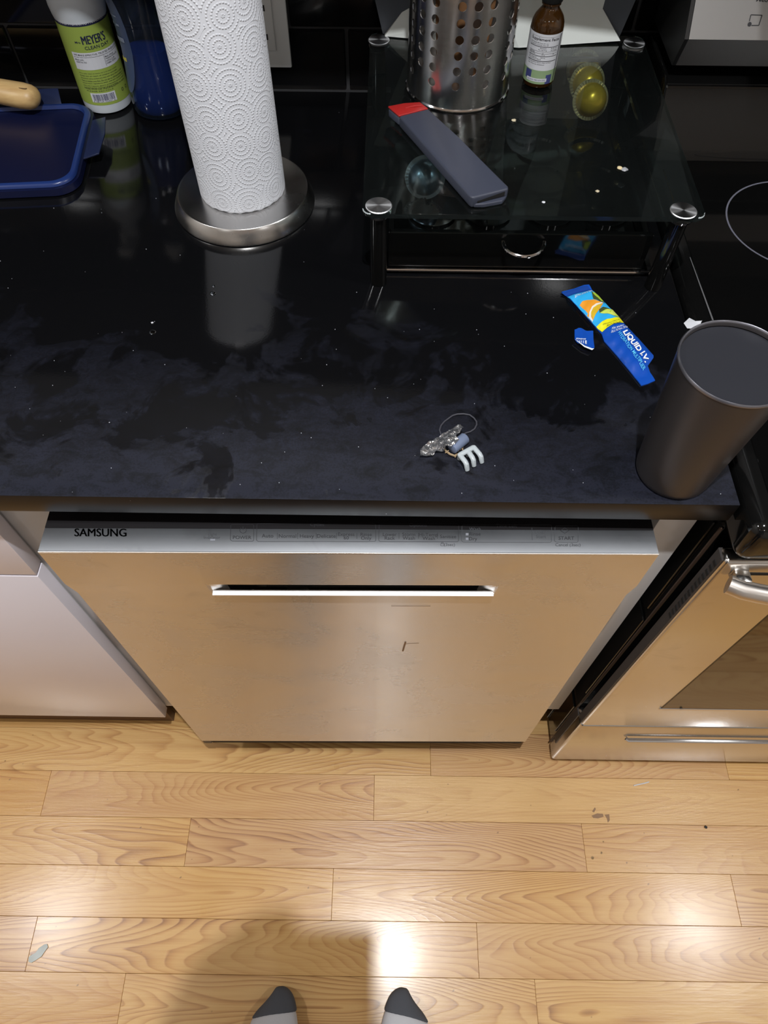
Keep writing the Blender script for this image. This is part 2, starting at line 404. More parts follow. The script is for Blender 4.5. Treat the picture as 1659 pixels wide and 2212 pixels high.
# ------------------------------------------------------------------ base cabinet, filler panel, countertop
CFY = .047
CX = -.375
t = thing('base_cabinet', 'white glossy base cabinet with drawer over door left of dishwasher', 'cabinet', (-.68, .4, 0))
part('carcass', box(-.98, CX-.003, CFY+.021, .70, .115, .884, .001), WHITEM, t)
part('drawer', box(-.98, CX, CFY, CFY+.019, .7085, .876, .0012), WHITE, t)
part('door', box(-.98, CX, CFY, CFY+.019, .113, .7045, .0012), WHITE, t)
part('kick_board', box(-.98, -.391, .0712, .088, .001, .1125, .001), BROWN, t)
part('filler_strip', box(CX-.003, -.318, .0690, .0850, .113, .884, .001), WHITEM, t)
t = thing('end_panel', 'narrow pale end panel between dishwasher and stove', 'panel', (.33, .4, 0))
part('panel_board', box(.312, .3505, .050, .70, .19, .884, .001), WHITEM, t)
part('panel_foot', box(.314, .349, .10, .70, .001, .19, .001), BROWN, t)
CT = .914
ct = tag(new_obj('countertop', box(-1.7, .3592, .0256, YW-.0005, .8862, CT, .0012, 2), QUARTZ), 'black polished quartz countertop with dried smudges along its front edge', 'countertop')

# ------------------------------------------------------------------ dishwasher
DW = thing('dishwasher', 'stainless steel dishwasher under the black countertop', 'dishwasher', (0, 0, 0))
YD = .011
def dwp(x, y, z): return Vector((x*math.cos(YD)-y*math.sin(YD), x*math.sin(YD)+y*math.cos(YD), z))
MD = Matrix.Rotation(YD, 4, 'Z')
HW = .2985
def extr(prof, xa, xb, bm):
    """extrude a (y,z) outline along x; xa/xb may differ per point"""
    A = [bm.verts.new(dwp(xa if not callable(xa) else xa(y, z), y, z)) for y, z in prof]; B = [bm.verts.new(dwp(xb if not callable(xb) else xb(y, z), y, z)) for y, z in prof]
    n = len(prof)
    for i in range(n): bm.faces.new((A[i], A[(i+1) % n], B[(i+1) % n], B[i]))
    bm.faces.new(A); bm.faces.new(B[::-1])
bm = bmesh.new()
full = [(.0012, .8588), (0, .8575), (0, .790), (.006, .756), (.006, .1215), (.012, .1215), (.045, .1215), (.045, .8588)]
extr(full, -HW, -.152, bm); extr(full, .154, HW, bm)
lowp = [(.0052, .7550), (.006, .752), (.006, .1215), (.045, .1215), (.045, .735), (.0145, .735), (.0145, .7550)]
upp = [(.0012, .8588), (0, .8575), (0, .790), (.0015, .788), (.045, .788), (.045, .8588)]
extr(upp, -.152, .154, bm); extr(lowp, -.152, .154, bm)
part('door_panel', bm, STEEL, DW, 30)
bm = bmesh.new()
for s, xa in ((1, -.152), (-1, .154)):   # sloping cheeks at the ends of the pocket grip
    bm = bmesh.new()
    P = [dwp(xa, .0, .789), dwp(xa+s*.014, .012, .789), dwp(xa+s*.018, .012, .7545), dwp(xa-s*.001, .0062, .755)]
    bm.faces.new([bm.verts.new(p) for p in P])
    part('grip_cheek', bm, STEEL, DW, 0)
part('grip_pocket', bx(bmesh.new(), -.151, .153, .034, .044, .737, .787, M=MD), DARK, DW, 0)
bm = prism([dwp(-.150, -.0003, .7646), dwp(-.150, .0058, .7652), dwp(-.150, .0060, .7546), dwp(-.150, .0050, .7546)], dwp(.152, 0, 0)-dwp(-.150, 0, 0))
part('grip_lip', bm, mat('grip_lip_lit', (.95, .95, .96), .5, .5), DW, 0)  # lip made near white: the light it reflects is put into its colour
part('touch_band', bx(bmesh.new(), -HW, HW, .0270, .062, .8586, .8601, .0004, 1, M=MD), mat('black_touch_band', (.010, .009, .010), .6, 0, Specular_IOR_Level=.15), DW, 35, 'black rear band of the control panel')
part('control_strip', bx(bmesh.new(), -HW, HW, .0002, .0268, .8586, .8600, .0006, 2, M=MD), STEELTOP, DW)
part('strip_highlight', bx(bmesh.new(), -HW, HW, -.0003, .0012, .8584, .8602, .0004, 2, M=MD), mat('highlight_steel', (.9, .9, .9), .4, 1.0), DW)  # bright line added for the highlight along the strip's front bevel
part('bottom_edge', bx(bmesh.new(), -HW+.016, HW-.004, .0075, .045, .103, .1212, .001, 1, M=MD), DARK, DW)
part('corner_cap', bx(bmesh.new(), -HW, -HW+.0155, .0065, .045, .103, .1212, .001, 1, M=MD), CHAR, DW)
part('tub', bx(bmesh.new(), -HW+.004, HW-.004, .0655, .64, .10, .865, .002, 1, M=MD), DARK, DW, 0)
part('toe_plate', bx(bmesh.new(), -HW+.01, HW-.01, .12, .14, .004, .0995, .001, 1, M=MD), DARK, DW, 0)
# lettering on the control strip
ZS = .8603
bm = bmesh.new()
for dx in (-.8, -.3, .3, .8): text_map(bm, 'SAMSUNG', px_fn(161+dx, 273+dx, 1141.5, 1158.5, ZS, .004))
part('brand_lettering', bm, INK, DW, 0)
bm = bmesh.new(); bf = bmesh.new()
def sm(s, x, y, h=7.5, cw=None, ink=None):
    V, F = text_bm(s); w = max(v.x for v in V)-min(v.x for v in V); hh = max(v.y for v in V)-min(v.y for v in V)
    asp = w/hh
    up = .72
    hpx = h*(hh/up); wpx = asp*hpx*1.12 if cw is None else cw
    desc = h*(-min(v.y for v in V))/up
    text_map(ink if ink is not None else bm, s, px_fn(x-wpx/2, x+wpx/2, y+h/2+desc-hpx, y+h/2+desc, ZS, .004), .002)
for s, x, y, h in (('POWER', 523, 1160.5, 7.5), ('Auto', 578, 1157, 8), ('Normal', 621, 1157.5, 8), ('Heavy', 663, 1157.5, 8), ('Delicate', 705, 1157.5, 8), ('Express', 748, 1153.5, 7.5), ('60', 748, 1161.5, 7.5),
                ('Rinse', 791, 1154, 7.5), ('Only', 791, 1162, 7.5), ('Lower', 842, 1154, 7.5), ('Rack', 842, 1162, 7.5), ('Storm', 883, 1154, 7.5), ('Wash', 883, 1162, 7.5), ('Hi-Temp', 925.5, 1154.5, 7.5),
                ('Wash', 926, 1162.5, 7.5), ('Sanitize', 968, 1158.5, 7.5), ('START', 1223.5, 1162, 7.5), ('Cycles', 685, 1132.5, 7.5), ('Options', 903, 1133.5, 7.5), ('Time Left', 1094, 1135, 7.5), ('Rinse', 1026, 1153, 7.5), ('Dry', 1022, 1163.5, 7.5)):
    sm(s, x, y, h)
for s, x, y, h in (('Light', 459, 1153.5, 6.5), ('Indicator', 458, 1160.5, 6.5), ('(3sec)', 971, 1176, 6.5), ('Cancel (3sec)', 1227, 1176.5, 6.5), ('Wash', 1026, 1142.5, 7), ('Start', 1169, 1158.5, 7.5), ('Delay', 1169, 1149, 7)):
    sm(s, x, y, h, ink=bf)
def ln(pts, w=.00035, b=None, closed=False):
    P = [atz(x, y, ZS) for x, y in pts]
    n = len(P)
    for i in range(n if closed else n-1):
        a, c = P[i], P[(i+1) % n]; d = (c-a).normalized(); s = Vector((-d.y, d.x, 0))*w/2
        (b or bm).faces.new([(b or bm).verts.new(q) for q in (a-s, c-s, c+s, a+s)])
for x in (599, 643, 683, 727, 771, 862, 904, 945): ln([(x, 1151), (x, 1164)])
def rrect(x0, x1, y0, y1, r=3, b=None): ln([(x0, y0+2), (x0-1, y1-r), (x0+1, y1-1), (x0+r, y1), (x1-r, y1+.5), (x1-1, y1-.5), (x1, y1-r), (x1, y0+2), (x1-2, y0), (x0+2, y0)], b=b, closed=True)
rrect(498.5, 548, 1133, 1168.5); rrect(555, 811.5, 1131, 1169.5); rrect(819, 990.5, 1132, 1170); rrect(998, 1191.5, 1134, 1171, b=bf); rrect(1199, 1249, 1136, 1171, b=bf); ln([(1149, 1140), (1150, 1167)], b=bf)
cx, cy = 525, 1145.5
ln([(cx+7*math.cos(math.radians(a)), cy-6*math.sin(math.radians(a))) for a in range(125, 416, 15)], .0005); ln([(cx, cy-8), (cx, cy-1)], .0005)
ln([(1220, 1140), (1229, 1146), (1220, 1152), (1211, 1146)], .0005, closed=True)
ln([(952, 1179), (952, 1174.5), (959, 1174.5), (959, 1179)], closed=True, b=bf); ln([(953.5, 1174.5), (953.5, 1171.5), (957.5, 1171.5), (957.5, 1174.5)], b=bf)
part('control_lettering', bm, INK, DW, 0); part('control_lettering', bf, INKF, DW, 0)
INDM = mat('indicator_white', (.22, .23, .26), .5)
for x0, x1, y0, y1 in ((454, 465, 1164, 1168), (1006, 1012, 1151.5, 1156.5), (1006, 1012, 1161.5, 1166.5)): part('indicator_lamp', quad_fn(bmesh.new(), px_fn(x0, x1, y0, y1, ZS), 0, 1, 0, 1), INDM, DW, 0)
# dried drip marks and scratches on the door
SCUFF = mat('scuff', rgb(140, 114, 88), .5, .6)
def smear(pts, w, y=.0057):
    bm = bmesh.new()
    P = [aty(a, b, y) for a, b in pts]; P = [Vector((p.x, p.y+p.x*YD, p.z)) for p in P]
    for i in range(len(P)-1):
        a, c = P[i], P[i+1]; d = (c-a); d.y = 0; d.normalize(); s = Vector((d.z, 0, -d.x))*w/2
        bm.faces.new([bm.verts.new(q) for q in (a-s, c-s, c+s, a+s)])
    part('scratch_mark', bm, SCUFF, DW, 0)
smear([(870, 1408), (876, 1388)], .0022); smear([(874, 1392), (905, 1391)], .0009); smear([(845, 1310), (930, 1311)], .0008)

# ------------------------------------------------------------------ range
RX0, RX1 = .365, 1.127
RG = thing('range', 'stainless steel stove with black glass cooktop right of dishwasher', 'stove', (.746, .3, 0))
bm = box(RX0+.002, RX1-.002, .034, .69, .03, .862, .002, 1)
bx(bm, RX0-.0005, RX0+.002, .038, .075, .32, .62, .0009, 1); bx(bm, RX0-.0005, RX0+.002, .045, .052, .64, .85, .0009, 1); bx(bm, RX0-.0005, RX0+.002, .040, .075, .08, .24, .0009, 1); bx(bm, RX0-.0005, RX0+.002, .080, .69, .03, .86, .0009, 1)
part('body_side', bm, BLACKE, RG)
part('body_seam', box(RX0-.001, RX0+.002, .0325, .0345, .03, .86), mat('brown_edge', rgb(74, 58, 48), .5), RG, 0)
part('back_foot', box(RX0+.01, RX1-.01, .10, .66, .001, .03), DARK, RG, 0)
od = part('oven_door', box(RX0+.0005, RX1-.0005, .0, .0185, .2690, .851, .0045, 3), STEELR, RG)
part('door_side_trim', box(RX0-.0008, RX0+.004, .0042, .0192, .272, .8475, .0008, 1), CHAR, od)
for k in range(14):
    z = .8335-k/13*.128; part('vent_slot', box(RX0-.0014, RX0+.001, .0055, .0125, z-.0040, z+.0016, .0004, 1), DARK, od, 0)
w0 = aty(1430, 1530, 0); 
part('window_glass', box(.4625, RX1-.0975, -.0012, .004, .3755, .735, .001, 1), OVENG, od)
part('window_trim', box(.4605, RX1-.0955, -.0018, .002, .3685, .3748, .0008, 1), CHROME, od)
part('handle_shadow', box(.394, RX1-.03, -.0006, .002, .8255, .8305), DARK, od, 0)  # dark strip standing for the shade between handle and door top
hp = []
for i in range(61):
    u = i/60.; hp.append((.3745+u*.743, -.0115-.036*math.sin(math.pi*u)**.6, .8275))
part('handle', tube(hp, .0098, 20), STEELH, od, 60)
for xa in (.386, RX1-.04): part('handle_mount', box(xa-.006, xa+.010, -.014, .001, .819, .836, .003, 2), STEELR, od)
dr = part('storage_drawer', box(RX0+.0005, RX1-.0005, .0, .0335, .0235, .2655, .006, 3), STEELR, RG)
part('drawer_side_trim', box(RX0-.0006, RX0+.002, .0185, .0328, .075, .262, .0008, 1), CHAR, dr)
part('drawer_grip', tube([(.457, -.003, .2035), (.461, -.0065, .2035), (RX1-.096, -.0065, .2035), (RX1-.092, -.003, .2035)], .0042, 10), CHROME, dr)
bm = box(RX0-.0025, RX1+.002, -.008, .60, .8635, .9205, .0145, 5)
part('cooktop_frame', bm, BLACKE, RG)
part('cooktop_glass', box(.3835, RX1-.018, .0205, .560, .9200, .9215, .0006, 1), BLACKG, RG)
part('trim_glint', prism([atz(1541.5, 692, .9218), atz(1538, 692, .9218), atz(1489.5, 556, .9218), atz(1491, 556, .9218)], (0, 0, .0004)), mat('glint_grey', rgb(92, 92, 94), .5), RG, 0)  # highlight on the black frame's edge, painted as a grey line
# burner ring: circle through three measured points on the glass
P = [atz(1570, 470, .9217), atz(1659, 393, .9217), atz(1659, 560, .9217)]
ax, ay, bx_, by, cx_, cy_ = P[0].x, P[0].y, P[1].x, P[1].y, P[2].x, P[2].y
dd = 2*(ax*(by-cy_)+bx_*(cy_-ay)+cx_*(ay-by))
ux = ((ax*ax+ay*ay)*(by-cy_)+(bx_*bx_+by*by)*(cy_-ay)+(cx_*cx_+cy_*cy_)*(ay-by))/dd; uy = ((ax*ax+ay*ay)*(cx_-bx_)+(bx_*bx_+by*by)*(ax-cx_)+(cx_*cx_+cy_*cy_)*(bx_-ax))/dd
br = math.hypot(ax-ux, ay-uy)
bm = bmesh.new()
RINGM = mat('ring_print', rgb(100, 100, 112), .5)
for (qx, qy, r) in ((ux, uy, br), (RX1-(ux-.365), uy, br)):
    part('burner_ring', lathe([(r-.0010, .9216), (r-.0010, .9218), (r+.0010, .9218), (r+.0010, .9216)], (qx, qy), 72, cap0=False, cap1=False), RINGM, RG, 0)
# backguard
bm = prism([Vector((.369, .546, .9205)), Vector((.369, .69, .9205)), Vector((.369, .69, 1.006)), Vector((.369, .590, 1.006)), Vector((.369, .577, 1.000))], (.754, 0, 0), bev=.003)
bg = part('backguard_riser', bm, BLACKG, RG)
a = atx(1460, 141, .3745); b = atx(1488, 85, .3745); c = atx(1503, 0, .3745)
dirv = Vector((0, c.y-b.y, c.z-b.z)).normalized(); top = Vector((.3745, b.y, b.z)) + dirv*.14
prof = [(a.y, a.z), (b.y, b.z), (top.y, top.z), (.69, top.z), (.69, a.z)]
bm = prism([Vector((.3745, y, z)) for y, z in prof], (.743, 0, 0))
cp = part('control_console', bm, mat('console_steel', (.34, .335, .33), .42, 1.0), RG, 8)
part('console_end_cap', prism([Vector((.3700, y+.001, z-.0005)) for y, z in prof], (.0042, 0, 0)), BLACKP, RG, 0)
bn = Vector((0, -dirv.z, dirv.y))
def con(px, py):   # point on the console face
    v = ray(px, py); n = bn; t = ((b-CP).dot(n))/v.dot(n); return CP+v*t + n*.0004
bm = bmesh.new()
sq = [con(1622, 32), con(1646, 33), con(1639, 55), con(1623, 55)]; dot = con(1619, 52.5); s0 = con(1618.5, 46)
def seg3(bm, p, q, w):
    d = (q-p).normalized(); s = bn.cross(d)*w/2; bm.faces.new([bm.verts.new(k) for k in (p-s, q-s, q+s, p+s)])
for p, q in ((s0, sq[0]), (sq[0], sq[1]), (sq[1], sq[2]), (sq[2], sq[3])): seg3(bm, p, q, .0009)
bm.faces.new([bm.verts.new(dot + Vector((1, 0, 0))*.0022*math.cos(k*math.pi/8) + dirv*.0022*math.sin(k*math.pi/8)) for k in range(16)])
o0, o1, o2 = con(1633, 3.5), con(1657, 5), con(1636, -8)
text_map(bm, 'Med', plane_fn(o0, o1-o0, o2-o0), .01)
part('console_print', bm, INK, RG, 0)

# ------------------------------------------------------------------ outlet
OT = thing('wall_outlet', 'white wall outlet plate on black tiles behind the paper towels', 'outlet', (-.138, YW, 1.0))
part('cover_plate', box(-.173, -.1028, YW-.0055, YW-.0003, .9475, 1.062, .002, 2), WHITEP, OT)
part('receptacle', box(-.1545, -.1215, YW-.0085, YW-.005, .9705, 1.0385, .001, 2), WHITEP, OT)
for z in (.988, 1.022):
    part('socket_slot', box(-.1455, -.1435, YW-.0089, YW-.008, z-.004, z+.004), DARK, OT, 0); part('socket_slot', box(-.1325, -.1305, YW-.0089, YW-.008, z-.0035, z+.0035), DARK, OT, 0)

# ------------------------------------------------------------------ glass topped drawer stand
GT = 1.010
ST = thing('capsule_drawer_stand', 'black coffee capsule drawer under a clear glass top with chrome caps', 'drawer stand', (.18, .5, CT))
bm = bmesh.new()
gx0, gx1, gy0, gy1 = .0071, .3548, .3075, .676
cr = .009; poly = []
for (qx, qy, a0) in ((gx1-cr, gy1-cr, 0), (gx0+cr, gy1-cr, 90), (gx0+cr, gy0+cr, 180), (gx1-cr, gy0+cr, 270)):
    for k in range(7): t_ = math.radians(a0+k*15); poly.append(Vector((qx+cr*math.cos(t_), qy+cr*math.sin(t_), GT-.005)))
bm = prism(poly, (0, 0, .005), bev=.0013)
bm.normal_update()
for f in bm.faces: f.material_index = 0 if abs(f.normal.z) > .95 else (2 if f.normal.z > .2 else 1)
part('glass_top', bm, [GLASSM, GLASSE, mat('edge_highlight', (.42, .47, .48), .3)], ST)  # bevel faces coloured pale to paint the highlight along the glass edge
for (px_, py_) in ((818, 443), (1477, 454), (819, 66), (1366, 79)):
    q = atz(px_, py_, GT+.001)
    if py_ < 100: q.y = min(q.y, gy1-.019)
    part('cap_disc', lathe([(0, GT+.0012), (.0128, GT+.0012), (.0136, GT+.0006), (.0136, GT+.0001)], (q.x, q.y), 48, cap0=False, cap1=False), DISC, ST, 30)
    part('cap_collar', lathe([(.0118, GT-.0052), (.0132, GT-.0056), (.0118, GT-.009), (.009, GT-.009)], (q.x, q.y), 40), CHROME, ST)
    part('leg', lathe([(.0092, CT+.0005), (.0088, GT-.0088)], (q.x, q.y), 32), BLACKE, ST)
dz = aty(1120, 508, .338).z
bm = bmesh.new()
bx(bm, .034, .322, .338, .345, CT+.006, .966, .001, 1); bx(bm, .034, .04, .346, .66, CT+.006, .9575); bx(bm, .316, .322, .346, .66, CT+.006, .9575); bx(bm, .034, .322, .655, .66, CT+.006, .9575); bx(bm, .0405, .3155, .3455, .6545, CT+.006, CT+.009)
dw = part('drawer', bm, BLACKE, ST)
part('tray', box(.041, .315, .346, .654, .938, .941), BLACKG, dw, 0)
bm = bmesh.new()
for px_ in (935, 1055, 1190, 1310):
    q = atz(px_, 470, .944)
    for r in range(3): part('pod_ring', lathe([(.0245, .9411), (.0255, .944), (.0275, .944), (.0275, .9411)], (q.x, q.y+.012+r*.062), 40, cap0=False, cap1=False), BLACKE, dw)
bm = bmesh.new()
bx(bm, .022, .334, .3335, .3375, CT+.0025, CT+.0062, .001, 1)
part('front_rail', bm, CHROME, ST)
for b in ((.022, .027, .338, .66, CT+.0025, CT+.0062), (.329, .334, .338, .66, CT+.0025, CT+.0062), (.022, .334, .6605, .665, CT+.0025, CT+.0062), (.022, .027, .334, .665, .985, .99), (.329, .334, .334, .665, .985, .99), (.022, .334, .661, .665, .985, .99)): part('rail', box(*b), BLACKE, ST)
hc = aty(1131, 540, .328)
pts = []
for k in range(25):
    a_ = math.radians(180+k*180/24.); pts.append((hc.x+.0225*math.cos(a_), .3365+.019*math.sin(a_)*1.0, hc.z+.004+.004*math.sin(a_)))
part('ring_pull', tube(pts, .0022, 10), CHROME, dw)

def capsule(px_, py_, m, tilt, label, r=.0235):
    q = atz(px_, py_, .965); R = Matrix.Translation(Vector((q.x, q.y, .964))) @ Matrix.Rotation(tilt[2], 4, 'Z') @ Matrix.Rotation(tilt[0], 4, 'X')
    t = thing('coffee_capsule', label, 'capsule', (q.x, q.y, .941), 'coffee capsules under the glass top')
    d = [(0, -.021), (.006, -.0205), (.011, -.018), (.0155, -.013), (.0185, -.006), (.0195, 0), (.0195, .002)]
    part('dome', lathe([(a_*r/.0235, z) for a_, z in d], (0, 0), 40, M=R), m[0], t)
    bm = lathe([(.0195*r/.0235, .0021), (r, .0021), (r, .0035), (r*.97, .004), (0, .004)], (0, 0), 40, cap0=False, cap1=False, M=R)
    for k in range(36):
        a_ = 2*math.pi*k/36; w = .0007
        bx(bm, .0195*r/.0235, r-.0005, -w, w, .0006, .0021, M=R @ Matrix.Rotation(a_, 4, 'Z'))
    part('rim', bm, m[1], t)
GOLD = mat('gold_foil', (1.0, .60, .05), .32, .45); GOLDR = mat('pale_gold_rim', (.55, .45, .26), .35, .8); SILV = mat('blue_silver_foil', (.30, .38, .48), .3, .9); SILR = mat('silver_rim', (.42, .46, .52), .35, 1.0)
capsule(1277, 214, (GOLD, GOLDR), (math.radians(-118), 0, 0.12), 'gold coffee capsule nearest the front, seen through the glass top')
capsule(1270, 178, (GOLD, GOLDR), (math.radians(-116), 0, 0.1), 'gold coffee capsule second in the row of three under the glass')
capsule(1262, 148, (GOLD, GOLDR), (math.radians(-114), 0, 0.1), 'gold coffee capsule farthest back in the row under the glass')
capsule(918, 382, (SILV, SILR), (math.radians(-118), 0, -.1), 'silver blue coffee capsule under the glass beside the grey sheath')

# ------------------------------------------------------------------ utensil holder
hcx, hcy, hrad = .113, .552, .0598
UH = thing('utensil_holder', 'perforated stainless steel utensil holder standing on the glass stand', 'utensil holder', (hcx, hcy, GT))
zb, zt = GT+.0005, GT+.180
cols = []          # angle of each hole column, repeated groups of three round the wall
base_ang = -math.pi/2 + .17
d_a = .286
groups = 6
allc = []
for g in range(groups):
    for k in (-1, 0, 1): allc.append((base_ang + g*2*math.pi/groups + k*d_a, k))
allc.sort(key=lambda q: q[0]); allc = [(a_ % (2*math.pi), k) for a_, k in allc]; allc.sort()
hr_ = .0046; cell = .0062; ca = cell/hrad
rowz = [zb+.0285+i*.0157 for i in range(9)]
def wp(a_, z): return Vector((hcx+hrad*math.cos(a_), hcy+hrad*math.sin(a_), z))
n = len(allc)
def perforated(name, R, rims):
    bm = bmesh.new()
    def wq(a_, z, r=R): return bm.verts.new(Vector((hcx+r*math.cos(a_), hcy+r*math.sin(a_), z)))
    def wall(a0, a1, z0, z1, ns):
        g0 = [wq(a0+(a1-a0)*i/ns, z0) for i in range(ns+1)]; g1 = [wq(a0+(a1-a0)*i/ns, z1) for i in range(ns+1)]
        for i in range(ns): bm.faces.new((g0[i], g0[i+1], g1[i+1], g1[i]))
    rimv = []
    for i, (a_, k) in enumerate(allc):
        nx = allc[(i+1) % n][0] + (2*math.pi if i == n-1 else 0)
        if nx-ca - (a_+ca) > 1e-4: wall(a_+ca, nx-ca, zb, zt, max(2, int((nx-a_)*40)))
        zz = list(rowz) if k else rowz[1:]
        prev = zb
        for z in zz:
            wall(a_-ca, a_+ca, prev, z-cell, 6)
            N_ = 24; ins = []; outs = []
            for j in range(N_):
                t_ = 2*math.pi*j/N_; c_, s_ = math.cos(t_), math.sin(t_); mx = max(abs(c_), abs(s_))
                outs.append(wq(a_+ca*c_/mx, z+cell*s_/mx)); ins.append(wq(a_+hr_/hrad*c_, z+hr_*s_))
            for j in range(N_): bm.faces.new((outs[j], outs[(j+1) % N_], ins[(j+1) % N_], ins[j]))
            if rims:
                e0 = [wq(a_+hr_/hrad*math.cos(2*math.pi*j/N_), z+hr_*math.sin(2*math.pi*j/N_)) for j in range(N_)]
                e1 = [wq(a_+hr_/hrad*math.cos(2*math.pi*j/N_), z+hr_*math.sin(2*math.pi*j/N_), R-.0009) for j in range(N_)]
                for j in range(N_): f = bm.faces.new((e0[j], e0[(j+1) % N_], e1[(j+1) % N_], e1[j])); f.material_index = 1
            prev = z+cell
        wall(a_-ca, a_+ca, prev, zt, 6)
    me = bpy.data.meshes.new(name); bm.to_mesh(me); bm.free(); me.materials.append(STEELB); me.materials.append(CHROME)
    me.shade_smooth()
    me.normals_split_custom_set_from_vertices([Vector((v.co.x-hcx, v.co.y-hcy, 0)).normalized() for v in me.vertices])
    o = bpy.data.objects.new(name, me); COL.objects.link(o); o.parent = UH; o.matrix_parent_inverse = Matrix.Translation(-UH.location)
    return o
perforated('perforated_wall', hrad, True); perforated('inner_wall', hrad-.0009, False)
part('bottom_rim', lathe([(hrad-.001, zb), (hrad+.0013, zb), (hrad+.0015, zb+.0016), (hrad+.0004, zb+.003), (hrad-.001, zb+.003)], (hcx, hcy), 80, cap0=False, cap1=False), CHROME, UH)
part('top_rim', tube([(hcx+hrad*math.cos(k*math.pi/32), hcy+hrad*math.sin(k*math.pi/32), zt) for k in range(64)], .0016, 8, closed=True), CHROME, UH)
part('floor_disc', lathe([(0, zb+.002), (hrad-.001, zb+.002), (hrad-.001, zb+.003), (0, zb+.003)], (hcx, hcy), 48, cap0=False, cap1=False), STEELB, UH)
WOODU = mat('utensil_wood', rgb(120, 84, 52), .6)
for i, (dx, dy, ex, ey) in enumerate(((-.02, -.01, -.04, .02), (.02, -.015, .045, .01), (0, .02, .01, .045))):
    tag(new_obj('wooden_utensil', tube([(hcx+dx, hcy+dy, zb+.010), (hcx+ex, hcy+ey, zt+.08), (hcx+ex*1.1, hcy+ey*1.1, zt+.10), (hcx+ex*1.2, hcy+ey*1.2, zt+.16)], [.006, .0065, .018, .012], 12, flat=.6), WOODU), ['wooden spoon handle seen through the left holes of the steel holder', 'wooden spoon handle seen through the right holes of the steel holder', 'wooden spoon handle at the back inside the steel holder'][i], 'utensil', 'wooden utensils in the steel holder')

# ------------------------------------------------------------------ white and grey bin at the back
BN = thing('napkin_bin', 'angular white and grey bin at the back of the glass stand', 'bin', (.18, .665, GT))
wl, wr, wm = atz(831, 75, GT+.001), atz(1339, 85, GT+.001), atz(1120, 98, GT+.001)
wl.y -= .004; wr.y -= .004; wm.y -= .006
def up_y(px_, py_, y): return aty(px_, py_, y)
tl = aty(880, 10, wl.y+.008); tr = aty(1303, 14, wr.y+.008)
yb = gy1-.003
bm = prism([wl, wm, wr, Vector((wr.x-.03, yb, GT+.001)), Vector((wl.x+.03, yb, GT+.001))], (0, 0, .0))if False else bmesh.new()
zt_ = tl.z
V = [wl, wm, wr, Vector((tr.x, tr.y, zt_)), Vector(((tl.x+tr.x)/2, wm.y+.006, zt_)), Vector((tl.x, tl.y, zt_)), Vector((tr.x+.004, tr.y, zt_+.09)), Vector(((tl.x+tr.x)/2, wm.y+.006, zt_+.09)), Vector((tl.x-.004, tl.y, zt_+.09))]
fr = [bm.verts.new(p) for p in V]; bk = [bm.verts.new(p+Vector((0, .006, 0))) for p in V]
for q in ((0, 1, 4, 5), (1, 2, 3, 4), (5, 4, 7, 8), (4, 3, 6, 7)):
    bm.faces.new([fr[i] for i in q]); bm.faces.new([bk[i] for i in q[::-1]])
for q in ((0, 1), (1, 2), (2, 3), (3, 6), (6, 7), (7, 8), (8, 5), (5, 0)): bm.faces.new((fr[q[0]], fr[q[1]], bk[q[1]], bk[q[0]]))
part('front_panel', bm, mat('white_board', rgb(222, 226, 222), .5), BN, 0)
g0 = aty(827, 74, .672); g1 = aty(810, 0, .672); g2 = aty(1373, 0, .672); g3 = aty(1337, 82, .672)
GREYB = mat('slate_board', rgb(72, 76, 84), .6)
k_ = (1.15-g0.z)/(g1.z-g0.z); 
bm = prism([Vector((g0.x, .671, GT+.001)), Vector((g3.x, .671, GT+.001)), g3+(g2-g3)*k_, g0+(g1-g0)*k_], (0, .012, 0))
part('back_panel', bm, GREYB, BN, 0, 'slate grey back panel')

# ------------------------------------------------------------------ amber bottle
acx, acy = .2095, .5625; AR = .0186
AB = thing('dropper_bottle', 'small amber glass bottle with Supplement Facts label on the glass stand', 'bottle', (acx, acy, GT))
AMB = mat('amber_glass', (.10, .040, .008), .05, 0, Transmission_Weight=.7, IOR=1.5)
part('bottle_body', lathe([(0, GT+.0015), (.0155, GT+.0006), (.0176, GT+.002), (AR, GT+.005), (AR, GT+.061), (.0178, GT+.067), (.0155, GT+.0725), (.0118, GT+.0772), (.0096, GT+.080), (.0088, GT+.083), (.0088, GT+.093), (0, GT+.093)], (acx, acy), 56), AMB, AB)
part('liquid', lathe([(0, GT+.003), (.0165, GT+.004), (.0172, GT+.008), (.0172, GT+.054), (0, GT+.054)], (acx, acy), 40), mat('dark_tincture', (.02, .008, .003), .1), AB)
part('neck_ring', lathe([(.0088, GT+.0835), (.0108, GT+.0835), (.0108, GT+.0855), (.0088, GT+.0855)], (acx, acy), 40, cap0=False, cap1=False), AMB, AB)
part('cap', lathe([(.0115, GT+.0862), (.0120, GT+.0872), (.0120, GT+.1017), (.0108, GT+.1032), (0, GT+.1032)], (acx, acy), 48), BLACKP, AB)
part('dropper_bulb', lathe([(.0075, GT+.1032), (.0078, GT+.109), (.006, GT+.129), (.003, GT+.135), (0, GT+.136)], (acx, acy), 32), BLACKP, AB)
fa = math.atan2(CP.y-acy, CP.x-acx)   # direction towards the viewer
zl0, zm, zl1 = GT+.0065, GT+.0215, GT+.0595
LG = mat('sage_label', rgb(136, 160, 120), .5); LP = mat('plum_label', rgb(60, 66, 120), .5)
R1, R2 = AR+.0002, AR+.00035
th0, th1 = fa-1.75, fa+1.30
bm = quad_fn(bmesh.new(), cyl_fn((acx, acy), R1, th0, th1, zm, zl1), 0, 1, 0, 1, 30, 1); part('white_label', bm, PAPERW, AB)
bm = quad_fn(bmesh.new(), cyl_fn((acx, acy), R1, th0, th1, zl0, zm), 0, 1, 0, 1, 30, 1); part('green_label', bm, LG, AB)
